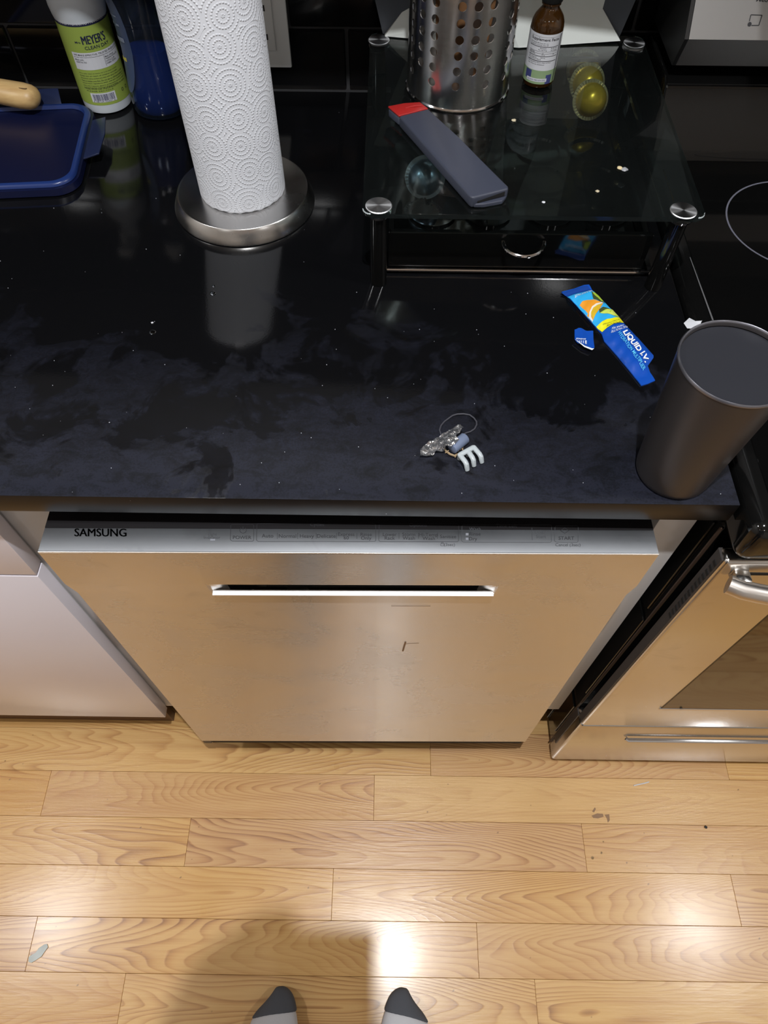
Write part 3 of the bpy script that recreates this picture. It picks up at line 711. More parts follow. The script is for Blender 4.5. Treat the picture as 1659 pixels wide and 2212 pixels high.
F = cyl_fn((acx, acy), R2, fa-.95, fa+1.02, zl0, zl1)
bm = bmesh.new()
text_map(bm, 'Supplement Facts', lambda u, v: F(.04+.92*u, .855+.075*v), .015)
def row(s, u0, u1, v, h=.028): text_map(bm, s, lambda u, w: F(u0+(u1-u0)*u, v+h*w), .0)
row('Serving Size 28 Drops (0.7 mL)', .04, .62, .81); row('Servings Per Container: About 80', .04, .62, .775)
row('Amount', .38, .58, .72); row('% DV for', .72, .93, .72); row('Per Serving', .34, .60, .68); row('Ad. Adults', .72, .93, .68)
row('Calories', .04, .22, .635); row('2', .48, .51, .62); row('Total Carbs', .04, .26, .595); row('0.5 g', .46, .56, .588); row('1%', .80, .86, .60)
row('Herb Extract', .04, .32, .53); row('500 mg', .44, .58, .53); row('Proprietary Blend', .04, .46, .495)
for i, s in enumerate(('Other ingredients: Glycerin, Water and Flavor', 'Daily Value not established.')): row(s, .04, .8-.2*i, .43-.04*i)
for v, h in ((.755, .010), (.663, .004), (.655, .0), (.625, .004), (.57, .010), (.47, .012), (.945, .003)):
    if h: quad_fn(bm, F, .02, .97, v, v+h, 16, 1)
quad_fn(bm, F, .985, .99, 0, 1.0)
quad_fn(bm, F, 1.02, 1.06, 0, .98)
part('label_print', bm, INK, AB, 0)
for q in ((.02, .24, .09, .27), (.72, .92, .0, .19)): part('label_patch', quad_fn(bmesh.new(), F, *q, 4, 1), LP, AB, 0)
bm = bmesh.new(); F3 = cyl_fn((acx, acy), R2+.0001, fa-.95, fa+1.02, zl0, zl1); quad_fn(bm, F3, .1, .76, .05, .12, 6, 1); part('label_tab', bm, PAPERW, AB, 0)
bm = bmesh.new(); F4 = cyl_fn((acx, acy), R2+.0002, fa-.95, fa+1.02, zl0, zl1); text_map(bm, 'ALCOHOL FREE NON GMO', lambda u, v: F4(.13+.58*u, .07+.03*v)); part('label_print', bm, LP, AB, 0)

# ------------------------------------------------------------------ grey sheath with red end
SH = thing('blade_sheath', 'slate grey blade sheath with a red end lying on the glass', 'sheath', (.1, .4, GT))
SLATE = mat('slate_plastic', rgb(58, 62, 76), .45); REDP = mat('red_plastic', rgb(160, 30, 28), .45)
zs = GT+.0128
top_px = [(838, 229), (874, 222), (907, 220), (925, 234), (990, 296), (1098, 401), (1099, 407), (1021, 427), (1015, 423), (862, 250)]
tp = pxpoly(top_px, zs)
def shsect(pts, z0, z1): return prism([Vector((p.x, p.y, z0)) for p in pts], (0, 0, z1-z0), bev=.0022)
cut = pxpoly([(862, 250), (925, 234)], zs)
body = [tp[9], Vector(cut[1]), tp[4], tp[5], tp[6], tp[7], tp[8]]
part('sleeve', shsect(body, GT+.0008, zs), SLATE, SH)
part('end_base', shsect([tp[0], tp[1], tp[2], Vector(cut[1])+Vector((0, .0004, 0)), tp[9]+Vector((0, .0004, 0))], GT+.0008, zs-.0022), SLATE, SH)
part('red_end', prism([Vector((p.x, p.y, zs-.0022)) for p in [tp[0], tp[1], tp[2], Vector(cut[1])+Vector((0, .0004, 0)), tp[9]+Vector((0, .0004, 0))]], (0, 0, .0022), bev=.0008), REDP, SH, 35, 'red end of the sheath')
a_, b_ = tp[7], tp[6]; e = (b_-a_).normalized(); nrm = Vector((e.y, -e.x, 0))
slot = [a_+e*.006+nrm*.0002, b_-e*.004+nrm*.0002]
bm = prism([Vector((slot[0].x, slot[0].y, GT+.0055)), Vector((slot[1].x, slot[1].y, GT+.006)), Vector((slot[1].x, slot[1].y, GT+.0105)), Vector((slot[0].x, slot[0].y, GT+.0075))], nrm*.0003)
part('slot', bm, DARK, SH, 0)
lipx = [a_+e*.002, b_-e*.001]
bm = prism([Vector((lipx[0].x, lipx[0].y, GT+.0008)), Vector((lipx[0].x+nrm.x*.004+e.x*.010, lipx[0].y+nrm.y*.004+e.y*.01, GT+.0008)), Vector((lipx[1].x+nrm.x*.006-e.x*.008, lipx[1].y+nrm.y*.006-e.y*.008, GT+.0008)), Vector((lipx[1].x, lipx[1].y, GT+.0008))], (0, 0, .0045), bev=.001)
part('mouth_lip', bm, SLATE, SH)
p0, p1 = atz(876, 233, zs), atz(915, 228, zs)
part('thumb_ridge', tube([p0, p0.lerp(p1, .5)+Vector((0, 0, .0006)), p1], [.0006, .0012, .0006], 8), REDP, SH)

# ------------------------------------------------------------------ paper towels
pcx, pcy = -.144, .462
PH = thing('paper_towel_holder', 'round brushed steel paper towel stand on the countertop', 'paper towel holder', (pcx, pcy, CT))
part('base', lathe([(.082, CT+.0004), (.0858, CT+.0010), (.0855, CT+.0032), (.0795, CT+.0178), (.0785, CT+.0187), (.076, CT+.0190), (.02, CT+.0192), (0, CT+.0192)], (pcx, pcy), 96), STEELD, PH)
part('rod', lathe([(.006, CT+.018), (.006, CT+.33), (.009, CT+.333), (.009, CT+.345), (0, CT+.348)], (pcx, pcy), 24), CHROME, PH)
TR = .0512
bm = bmesh.new(); uvl = bm.loops.layers.uv.new('UVMap')
seg = 96; zr = [CT+.0197, CT+.0205, CT+.0225] + [CT+.0225+i*.0273 for i in range(1, 10)] + [CT+.2795, CT+.2805]
rad = [TR-.0022, TR-.0006] + [TR]*(len(zr)-4) + [TR-.0006, TR-.0022]
rg = []
for z, r in zip(zr, rad): rg.append([bm.verts.new((pcx+(r+.0005*math.sin(3*k/seg*6.283+z*9))*math.cos(2*math.pi*k/seg), pcy+r*math.sin(2*math.pi*k/seg), z+(.0006*math.sin(k*1.7)+.0004*math.sin(k*.6) if z < CT+.0215 else 0))) for k in range(seg)])
US = 1/.0318
for i in range(len(zr)-1):
    for k in range(seg):
        f = bm.faces.new((rg[i][k], rg[i][(k+1) % seg], rg[i+1][(k+1) % seg], rg[i+1][k]))
        for lp, (kk, zz) in zip(f.loops, ((k, zr[i]), (k+1, zr[i]), (k+1, zr[i+1]), (k, zr[i+1]))): lp[uvl].uv = (kk/seg*2*math.pi*TR*US, (zz-CT)*US)
inn = [[bm.verts.new((pcx+.019*math.cos(2*math.pi*k/seg), pcy+.019*math.sin(2*math.pi*k/seg), z)) for k in range(seg)] for z in (zr[0], zr[-1])]
for k in range(seg):
    j = (k+1) % seg
    bm.faces.new((rg[0][k], inn[0][k], inn[0][j], rg[0][j])); bm.faces.new((rg[-1][k], rg[-1][j], inn[1][j], inn[1][k])); bm.faces.new((inn[0][k], inn[1][k], inn[1][j], inn[0][j]))
pr = new_obj('paper_towel_roll', bm, towel(), None, 60); tag(pr, 'white embossed paper towel roll on the steel stand', 'paper towels')

# ------------------------------------------------------------------ spray bottle with lime label
mcx, mcy, MR = -.3605, .6815, .0325
SB = thing('cleaner_bottle', 'translucent cleaner bottle with lime green Clean Day label by the wall', 'bottle', (mcx, mcy, CT))
MILK = mat('milky_plastic', rgb(214, 221, 228), .3, 0, Transmission_Weight=.1, IOR=1.4)
part('bottle_body', lathe([(0, CT+.002), (.028, CT+.0005), (.0318, CT+.003), (MR, CT+.008), (MR, CT+.112), (.0338, CT+.118), (.0350, CT+.127), (.0346, CT+.140), (.031, CT+.156), (.022, CT+.172), (.0135, CT+.182), (.0125, CT+.195), (0, CT+.195)], (mcx, mcy), 64), MILK, SB)
part('spray_collar', lathe([(.0155, CT+.1955), (.0158, CT+.212), (.012, CT+.216), (0, CT+.216)], (mcx, mcy), 32), WHITEP, SB)
bm = box(mcx-.012, mcx+.012, mcy-.055, mcy+.02, CT+.2165, CT+.242, .006, 3); part('spray_head', bm, WHITEP, SB)
part('trigger', tube([(mcx, mcy-.03, CT+.2175), (mcx, mcy-.042, CT+.20), (mcx, mcy-.046, CT+.178)], [.006, .005, .004], 10), WHITEP, SB)
fm = math.atan2(CP.y-mcy, CP.x-mcx)
zb_ = aty(231, 228, mcy-MR).z; zt_l = aty(190, 58, mcy-MR).z; znav = zt_l+.0062
RM = MR+.0002
part('label', quad_fn(bmesh.new(), cyl_fn((mcx, mcy), RM, fm-1.9, fm+1.9, zb_, zt_l), 0, 1, 0, 1, 40, 1), LIME, SB)
part('label_band', quad_fn(bmesh.new(), cyl_fn((mcx, mcy), RM+.0001, fm-1.9, fm+1.9, zt_l-.0005, znav), 0, 1, 0, 1, 40, 1), NAVY, SB)
def LF(k=.0003): return cyl_fn((mcx, mcy), RM+k, fm-1.40, fm+1.22, zb_, zt_l)
F = LF(); hb = (znav-zt_l)/(zt_l-zb_)
bm = bmesh.new(); text_map(bm, 'HARDWORKING HOMEKEEPING', lambda u, v: LF(.0004)(.14+.84*u, 1.0+hb*.24+hb*.5*v), .004); part('band_lettering', bm, PAPERW, SB, 0)
bm = bmesh.new(); text_map(bm, "MEYER'S", lambda u, v: F(.43+.36*u, .785+.105*v), .0)
for dx in (-.004, .004): text_map(bm, "MEYER'S", lambda u, v, dx=dx: F(.43+dx+.36*u, .785+.105*v))
text_map(bm, 'CLEAN DAY', lambda u, v: F(.44+.39*u, .722+.04*v), .01); text_map(bm, 'Mrs', lambda u, v: F(.32+.08*u, .80+.026*v), .01); part('brand_lettering', bm, NAVY, SB, 0)
bm = bmesh.new(); quad_fn(bm, LF(.0002), .20, 1.0, .47, .685, 14, 1); part('label_panel', bm, PAPERW, SB, 0)
bm = quad_fn(bmesh.new(), LF(.0002), .29, .68, .04, .165, 8, 1); part('barcode_panel', bm, PAPERW, SB, 0)
bm = bmesh.new()
text_map(bm, 'WE MAKE EFFECTIVE, TRUSTED PRODUCTS', lambda u, v: F(.23+.74*u, .642+.026*v), .008)
quad_fn(bm, F, .22, .99, .626, .630, 12, 1); quad_fn(bm, F, .675, .68, .49, .62)
for s, u0, u1, v in (('Made with:', .23, .37, .588), ('ESSENTIAL OILS', .24, .40, .558), ('Made without:', .69, .86, .588), ('PARABENS, PHTHALATES', .69, .94, .56), ('ARTIFICIAL COLORS', .69, .86, .532), ('ANIMAL TESTING', .69, .88, .504)):
    text_map(bm, s, lambda u, v_, u0=u0, u1=u1, v=v: F(u0+(u1-u0)*u, v+.02*v_), .006)
for i, s in enumerate(('For a safer clean at home, try it on most surfaces', 'Keep out of reach of children and pets.', 'Directions: spray surface and wipe with damp cloth or sponge', 'Test on hidden area first. Do not use on unfinished wood or', 'natural stone. Ingredients: water, soap bark, lemon oil and', 'citric acid, fragrance, glycerin, preservative and more listed', 'See our site for a full list of what is inside this bottle')):
    text_map(bm, s, lambda u, v, i=i: F(.22+(.62 if i < 2 else .72)*u, .415-.032*i+.018*v), .006 if i else .0)
for i, s in enumerate(('Distributed by the Clean Day Company', 'Made in the USA of global parts', 'PLEASE RECYCLE')): text_map(bm, s, lambda u, v, i=i: F(.25+.52*u-.05*i*u, .235-.024*i+.014*v))
for (u, v, r) in ((.83, .13, .022), (.93, .13, .022)):
    for k in range(12):
        a0, a1 = k*math.pi/6, (k+.7)*math.pi/6
        q = [F(u+r*rr*math.cos(a), v+r*1.1*rr*math.sin(a)) for a, rr in ((a0, 1), (a1, 1), (a1, .6), (a0, .6))]; bm.faces.new([bm.verts.new(p) for p in q])
part('label_print', bm, INK, SB, 0)
bm = bmesh.new(); u = .32; random.seed(3)
while u < .65:
    w = random.choice((.004, .006, .01)); quad_fn(bm, LF(.00035), u, u+w, .065, .15); u += w+random.choice((.004, .006, .008))
text_map(bm, '0 08124 32441 2', lambda u, v: LF(.00035)(.31+.34*u, .045+.016*v)); part('barcode', bm, BARC, SB, 0)

# ------------------------------------------------------------------ dish soap
scx, scy = -.2825, .6615
DS = thing('soap_bottle', 'clear blue dish soap bottle between cleaner bottle and paper towels', 'bottle', (scx, scy, CT))
BLU = thin_glass('clear_blue_plastic', (.50, .60, .78), .05, 1.45, .02, (.3, .4, .6))
BLUL = mat('blue_soap', (.004, .022, .11), .08, 0)
prof = [(0, .003), (.026, .0008), (.0335, .004), (.0362, .012), (.036, .03), (.0325, .055), (.0295, .085), (.030, .12), (.034, .15), (.033, .175), (.024, .198), (.014, .212), (.013, .224)]
part('bottle_body', lathe([(r, CT+z) for r, z in prof], (scx, scy), 64, sy=.82, cap1=False), BLU, DS)
part('liquid', lathe([(r-.0022 if r else 0, CT+max(z, .0045)) for r, z in [(0, .0045), (.024, .0045), (.0315, .007), (.0352, .013), (.035, .03), (.0318, .055), (.029, .082), (0, .0822)]], (scx, scy), 56, sy=.8), BLUL, DS)
part('cap', lathe([(.0155, CT+.222), (.0158, CT+.25), (.008, CT+.256), (.006, CT+.275), (0, CT+.276)], (scx, scy), 32), WHITEP, DS)
def soap_r(z):
    for (r0, z0), (r1, z1) in zip(prof[:-1], prof[1:]):
        if z0 <= z <= z1 and z1 > z0: return r0+(r1-r0)*(z-z0)/(z1-z0)
    return .03
def soapF(k): return lambda u, v: Vector((scx+(soap_r(.034+.13*v)+k)*math.cos(3.1+1.25*u), scy+.82*(soap_r(.034+.13*v)+k)*math.sin(3.1+1.25*u), CT+.034+.13*v))
bm = bmesh.new(); g = soapF(.0006); N_ = 14; vs = []
pts = [(.5+.5*math.cos(2*math.pi*k/28)*.98, .5+.5*math.sin(2*math.pi*k/28)) for k in range(28)]
cvert = bm.verts.new(g(.5, .5)); ring = [bm.verts.new(g(u, v)) for u, v in pts]; mid = [bm.verts.new(g(.5+(u-.5)*.5, .5+(v-.5)*.5)) for u, v in pts]
for k in range(28):
    j = (k+1) % 28; bm.faces.new((ring[k], ring[j], mid[j], mid[k])); bm.faces.new((mid[k], mid[j], cvert))
part('label', bm, mat('soap_label_blue', rgb(62, 76, 104), .35), DS)
bm = bmesh.new(); g2 = soapF(.0011); quad_fn(bm, g2, .35, .65, .30, .335, 4, 1); part('label_stripe', bm, mat('soap_label_yellow', rgb(190, 180, 60), .4), DS, 0)
for q in ((.25, .78, .48, .52), (.3, .74, .62, .64), (.3, .74, .70, .715)): part('label_stripe', quad_fn(bmesh.new(), g2, *q, 5, 1), mat('soap_label_white', rgb(120, 130, 150), .5), DS, 0)

# ------------------------------------------------------------------ navy lid with latch flaps
LD = thing('container_lid', 'navy blue snap lid with flaps lying on the counter at far left', 'lid', (-.46, .56, CT))
NAVP = mat('navy_plastic', rgb(12, 18, 48), .3); NAVR = mat('navy_rim_plastic', rgb(30, 50, 104), .28); NAVT = mat('navy_clear_flap', rgb(44, 54, 90), .25, 0, Transmission_Weight=.45)
lz = CT+.016
lc = Vector((-.4585, .5555, 0)); lrot = math.radians(5.5); lhx, lhy = .098, .095
def rr_poly(hx, hy, r, z, n=8):
    o = []
    for (sx, sy, a0) in ((1, 1, 0), (-1, 1, 90), (-1, -1, 180), (1, -1, 270)):
        for k in range(n+1):
            a = math.radians(a0+90*k/n); x = sx*(hx-r)+r*math.cos(a); y = sy*(hy-r)+r*math.sin(a)
            o.append(Vector((lc.x+x*math.cos(lrot)-y*math.sin(lrot), lc.y+x*math.sin(lrot)+y*math.cos(lrot), z)))
    return o
def loft(rings, bm=None, cap=True):
    bm = bm or bmesh.new(); R = [[bm.verts.new(p) for p in r] for r in rings]
    for a, b in zip(R[:-1], R[1:]):
        for i in range(len(a)): bm.faces.new((a[i], a[(i+1) % len(a)], b[(i+1) % len(b)], b[i]))
    if cap: bm.faces.new(R[0][::-1]); bm.faces.new(R[-1])
    return bm
part('lid_panel', loft([rr_poly(lhx, lhy, .03, CT+.0006), rr_poly(lhx+.001, lhy+.001, .03, CT+.002), rr_poly(lhx, lhy, .03, CT+.010), rr_poly(lhx-.006, lhy-.006, .027, CT+.011), rr_poly(lhx-.010, lhy-.010, .024, CT+.0105)]), NAVP, LD, 40)
part('lid_rim', loft([rr_poly(lhx-.003, lhy-.003, .028, CT+.011), rr_poly(lhx-.0035, lhy-.0035, .028, CT+.014), rr_poly(lhx-.0055, lhy-.0055, .027, CT+.0155), rr_poly(lhx-.0095, lhy-.0095, .024, CT+.0155), rr_poly(lhx-.011, lhy-.011, .023, CT+.0112)], cap=False), NAVR, LD, 50)
def lidp(x, y, z): return Vector((lc.x+x*math.cos(lrot)-y*math.sin(lrot), lc.y+x*math.sin(lrot)+y*math.cos(lrot), z))
bm = prism([lidp(lhx+.001, -.035, CT+.010), lidp(lhx+.001, .052, CT+.010), lidp(lhx+.021, .047, CT+.0165), lidp(lhx+.0245, .01, CT+.0155), lidp(lhx+.021, -.030, CT+.013)], (0, 0, .0022), bev=.0006); part('latch_flap', bm, NAVT, LD)
bm = prism([lidp(.018, lhy+.001, CT+.010), lidp(.052, lhy+.001, CT+.010), lidp(.049, lhy+.018, CT+.022), lidp(.022, lhy+.018, CT+.022)], (0, 0, .0022), bev=.0006); part('latch_flap', bm, NAVT, LD)

# ------------------------------------------------------------------ wooden brush
WOOD = mat('brush_wood', rgb(178, 146, 96), .42); N = NT(WOOD); g = N.noise(N.mapping(N.coord(), (18, 140, 140)), 1.0, 3, .6)
N.l(N.ramp(g, [(.3, rgb(208, 176, 122)), (.7, rgb(182, 146, 96))]), N.b.inputs['Base Color'])
BR = thing('wooden_brush', 'pale wooden brush handle resting on the navy lid', 'brush', (-.45, .60, CT+.03))
e1 = atz(88, 214, CT+.030); e0 = atz(-40, 190, CT+.036); axs = (e0-e1).normalized()
pts = []; rs = []
for d, r in ((-.0035, .004), (-.001, .0105), (.003, .0148), (.009, .0172), (.02, .0182), (.05, .0175), (.09, .016), (.13, .017), (.16, .010)):
    p = e1+axs*(d+.006); pts.append(p); rs.append(r)
part('handle', tube(pts, rs, 24, flat=.82), WOOD, BR, 60)
q = atz(47, 188, CT+.0455); q2 = q+Vector((.003, .0, 0))
bm = lathe([(0, 0), (.0042, 0), (.0042, .0006), (0, .0006)], (0, 0), 20, M=Matrix.Translation(Vector((q.x, q.y, CT+.0442))) @ Matrix.Rotation(-.32, 4, 'Z') @ Matrix.Rotation(-.28, 4, 'X') @ Matrix.Diagonal((1.6, .8, 1, 1))); part('hang_hole', bm, mat('hole_shade', rgb(110, 84, 54), .7), BR, 0)

# ------------------------------------------------------------------ drink mix packet
ZP = CT+.004
PK = thing('drink_mix_packet', 'torn open blue drink mix packet lying on the countertop', 'packet', (.27, .25, CT))
BLUP = mat('royal_blue_foil', rgb(16, 74, 172), .35); BLUD = mat('deep_blue_foil', rgb(20, 62, 142), .38)
outl = [(1213, 630), (1240, 623.5), (1262, 615), (1272, 614.5), (1281, 627), (1300, 647), (1324, 671), (1347.6, 697), (1380, 731), (1412, 767), (1412, 772), (1399.6, 789.5), (1405, 804), (1415.6, 821), (1400, 828), (1386, 832), (1371, 813), (1340, 775), (1318, 750), (1305.6, 736), (1300, 720), (1286, 705), (1262, 678), (1240, 653), (1224.6, 638)]
def puff_sheet(outl, zfun, m, name, parent, th=.0012):
    """a filled outline subdivided into a gently puffed sheet with real thickness"""
    P = [atz(x, y, CT+.002) for x, y in outl]
    bm = bmesh.new(); vs = [bm.verts.new(p) for p in P]; bm.faces.new(vs)
    bmesh.ops.triangulate(bm, faces=bm.faces[:]); 
    for _ in range(3): bmesh.ops.subdivide_edges(bm, edges=bm.edges[:], cuts=1, use_grid_fill=True)
    for v in bm.verts: v.co.z = zfun(v.co, P)
    r = bmesh.ops.extrude_face_region(bm, geom=bm.faces[:])
    for v in [q for q in r['geom'] if isinstance(q, bmesh.types.BMVert)]: v.co.z = max(CT+.0003, v.co.z-th)
    return part(name, bm, m, parent, 50)
def edge_d(p, P):
    d = 9
    for i in range(len(P)):
        a, b = P[i].to_2d(), P[(i+1) % len(P)].to_2d(); ab = b-a; t = max(0, min(1, (p.to_2d()-a).dot(ab)/max(1e-9, ab.length_squared))); d = min(d, (a+ab*t-p.to_2d()).length)
    return d
A0, A1 = atz(1243, 622, CT), atz(1400, 828, CT); AX = (A1-A0).normalized(); AL = (A1-A0).length
def pz(co, P=None):
    s = (co-A0).dot(AX)/AL
    crimp = min(1, max(0, (s-.06)/.05))*min(1, max(0, (.95-s)/.12))
    d = edge_d(co, PKP)
    wr = .0005*math.sin(s*55+co.x*300)*crimp
    return CT+.0016+crimp*.0042*min(1, d/.007)**.6+wr*min(1, d/.004) + .0006*math.sin(s*60)*(1-crimp)*(1 if s < .2 else .3)
PKP = [atz(x, y, CT+.002) for x, y in outl]
puff_sheet(outl, pz, BLUP, 'pouch', PK)
def drape(name, pts, m, lift, sub=3):
    P = [atz(x, y, CT+.004) for x, y in pts]; bm = bmesh.new(); bm.faces.new([bm.verts.new(p) for p in P]); bmesh.ops.triangulate(bm, faces=bm.faces[:])
    for _ in range(sub): bmesh.ops.subdivide_edges(bm, edges=bm.edges[:], cuts=1, use_grid_fill=True)
    for v in bm.verts: v.co.z = pz(v.co)+lift
    return part(name, bm, m, PK, 60)
def c8(x, y): return (1200+x/6.9125, 600+y/6.9125)
drape('top_seal', [c8(*p) for p in ((95, 212), (255, 160), (395, 115), (480, 100), (540, 158), (350, 205), (185, 262))], BLUD, .0003)
drape('sky_print', [c8(*p) for p in ((180, 265), (350, 212), (555, 172), (700, 330), (850, 480), (965, 600), (750, 640), (610, 725), (440, 545), (330, 430))], mat('sky_blue_print', rgb(46, 166, 226), .4), .0003)
drape('yellow_band', [c8(*p) for p in ((612, 722), (760, 640), (955, 592), (1022, 668), (860, 712), (700, 800))], mat('yellow_print', rgb(226, 222, 26), .4), .0005)
drape('lemon_print', [c8(*p) for p in ((345, 430), (390, 375), (470, 350), (560, 352), (660, 372), (710, 390), (660, 480), (590, 570), (545, 665), (440, 545))], mat('orange_print', rgb(226, 150, 40), .45), .0005)
drape('lemon_flesh', [c8(*p) for p in ((560, 620), (510, 540), (530, 470), (590, 420), (660, 400), (690, 402), (640, 490), (590, 570))], mat('flesh_print', rgb(214, 178, 44), .45), .0007)
drape('lemon_pith', [c8(*p) for p in ((545, 665), (498, 600), (500, 530), (535, 455), (600, 405), (680, 386), (712, 392), (690, 408), (620, 425), (555, 470), (525, 530), (530, 590), (560, 640))], mat('pith_print', rgb(226, 220, 206), .45), .0009)
DG = mat('leaf_print', rgb(60, 74, 34), .5); LM = mat('lime_print', rgb(170, 200, 60), .45); LM2 = mat('pale_lime_print', rgb(200, 216, 96), .45)
drape('leaf_print', [c8(*p) for p in ((530, 225), (600, 230), (690, 320), (740, 395), (700, 375), (560, 345))], DG, .0005, 2)
drape('leaf_print', [c8(*p) for p in ((640, 500), (700, 460), (790, 465), (850, 485), (720, 530), (650, 545))], DG, .0005, 2)
drape('lime_print', [c8(*p) for p in ((545, 232), (585, 220), (640, 262), (720, 355), (690, 358), (600, 310))], LM, .0007, 2)
drape('lime_print', [c8(*p) for p in ((655, 548), (740, 490), (850, 478), (900, 520), (960, 588), (900, 590), (760, 560))], LM2, .0007, 2)
for q in (((655, 548), (735, 495), (770, 485), (700, 530)), ((800, 540), (820, 500), (828, 502), (812, 545)), ((870, 575), (905, 560), (940, 590), (900, 590))): drape('lime_segment', [c8(*p) for p in q], LM, .0009, 1)
def ptext(s, o, au, av, bold, m, name, bmx=None):
    O = atz(*c8(*o), CT+.006); Au = atz(*c8(*au), CT+.006)-O; Av = atz(*c8(*av), CT+.006)-O
    def fn(u, v):
        p = O+Au*u+Av*v; p.z = pz(p)+.0010; return p
    bm = bmx or bmesh.new(); text_map(bm, s, fn, bold)
    if bmx is None: part(name, bm, m, PK, 0)
WHI = mat('packet_white_ink', rgb(232, 236, 240), .5); CY = mat('packet_cyan_ink', rgb(90, 190, 235), .5)
ptext('LIQUID I.V.', (985, 822), (1330, 1265), (1070, 775), .035, WHI, 'brand_lettering')
ptext('HYDRATION MULTIPLIER', (925, 835), (1315, 1368), (968, 800), .01, CY, 'hydration_lettering')
bm = bmesh.new(); ptext('ELECTROLYTE', (1080, 715), (835, 790), (1072, 750), .0, WHI, '', bm); ptext('DRINK MIX', (1020, 695), (840, 748), (1010, 725), 0., WHI, '', bm) ; ptext('100% DAILY VALUE', (545, 172), (285, 255), (555, 205), 0., WHI, '', bm)
part('small_lettering', bm, WHI, PK, 0)
bm = bmesh.new(); ptext('LEMON LIME', (985, 645), (770, 705), (975, 672), .0, INK, '', bm); ptext('NATURALLY FLAVORED', (960, 622), (710, 690), (955, 638), 0., INK, '', bm); part('flavor_lettering', bm, INK, PK, 0)
TC = thing('torn_packet_corner', 'small torn blue corner of packet with white print on countertop', 'packet scrap', (.245, .235, CT))
tpx = [c8(290, 762), c8(345, 752), c8(420, 768), c8(560, 800), c8(562, 930), c8(575, 1058), c8(540, 1082), c8(440, 1030), c8(330, 970), c8(288, 915)]
def tz(co, P): return CT+.0018+.0010*math.sin(co.x*500)+.0012*max(0, (.24-co.y)*60)
puff_sheet(tpx, tz, BLUP, 'foil_scrap', TC, .0006)
bm = bmesh.new()
P = [atz(*c8(*q), CT+.0042) for q in ((295, 925), (440, 1020), (545, 1058), (575, 1058), (545, 1082), (430, 1035))]; prism(P, (0, 0, .0004), bm); part('torn_edge', bm, WHI, TC, 0)
bm = bmesh.new()
O = atz(*c8(455, 905), CT+.0048); text_map(bm, 'SAVINGS', plane_fn(O, atz(*c8(310, 898), CT+.0048)-O, atz(*c8(450, 925), CT+.0048)-O), .02)
for u in (330, 355, 380, 410, 440, 455):
    P = [atz(*c8(*q), CT+.0046) for q in ((u, 935), (u+9, 935), (u+9, 960+(u-330)*.25), (u, 955+(u-330)*.25))]; bm.faces.new([bm.verts.new(p) for p in P])
part('scrap_print', bm, WHI, TC, 0)
# white scrap behind tumbler, lying across the seam of counter and stove
q = atz(1512, 699, CT+.004); PS = []
for (dx, dy, dz) in ((-.010, .004, .001), (-.004, .009, .004), (.003, .006, .002), (.010, .004, .005), (.008, -.005, .002), (-.001, -.008, .0045), (-.008, -.004, .001)): PS.append(Vector((q.x-.006+dx, q.y+dy-.001, CT+dz+.0006)))
bm = bmesh.new(); c0 = bm.verts.new(Vector((q.x-.006, q.y, CT+.0075))); vs = [bm.verts.new(p) for p in PS]
for k in range(7): bm.faces.new((c0, vs[k], vs[(k+1) % 7]))
b0 = bm.verts.new(Vector((q.x-.006, q.y, CT+.0008)))
for k in range(7): bm.faces.new((b0, vs[(k+1) % 7], vs[k]))
o = new_obj('paper_scrap', bm, PAPERW, None, 0); tag(o, 'crumpled white paper scrap half hidden behind the tumbler', 'paper scrap')

# ------------------------------------------------------------------ tumbler
tx, ty = .3035, .063
TM = thing('tumbler', 'dark grey metal tumbler standing at the right end of countertop', 'tumbler', (tx, ty, CT))
GUN = mat('gunmetal_coat', rgb(72, 69, 70), .42, .55); N = NT(GUN); N.bump(N.noise(N.coord(), 900, 1), .04, .0003)
hT = .146
part('cup_body', lathe([(0, CT+.003), (.029, CT+.0015), (.0315, CT+.0006), (.0338, CT+.003), (.0345, CT+.007), (.0445, CT+hT-.004), (.0449, CT+hT-.001), (.0440, CT+hT), (.0432, CT+hT-.001), (.0428, CT+hT-.004)], (tx, ty), 96, cap1=False), GUN, TM, 50)
part('rim', lathe([(.0451, CT+hT-.0022), (.0453, CT+hT-.0004), (.0444, CT+hT+.0006), (.0434, CT+hT-.0002), (.0432, CT+hT-.0022)], (tx, ty), 96, cap0=False, cap1=False), mat('worn_rim', rgb(130, 130, 138), .3, .8), TM, 60)
part('lid_disc', lathe([(.0430, CT+hT-.005), (0, CT+hT-.0055)], (tx, ty), 64, cap0=False, cap1=False), mat('dark_lid', rgb(38, 39, 45), .45), TM, 0)

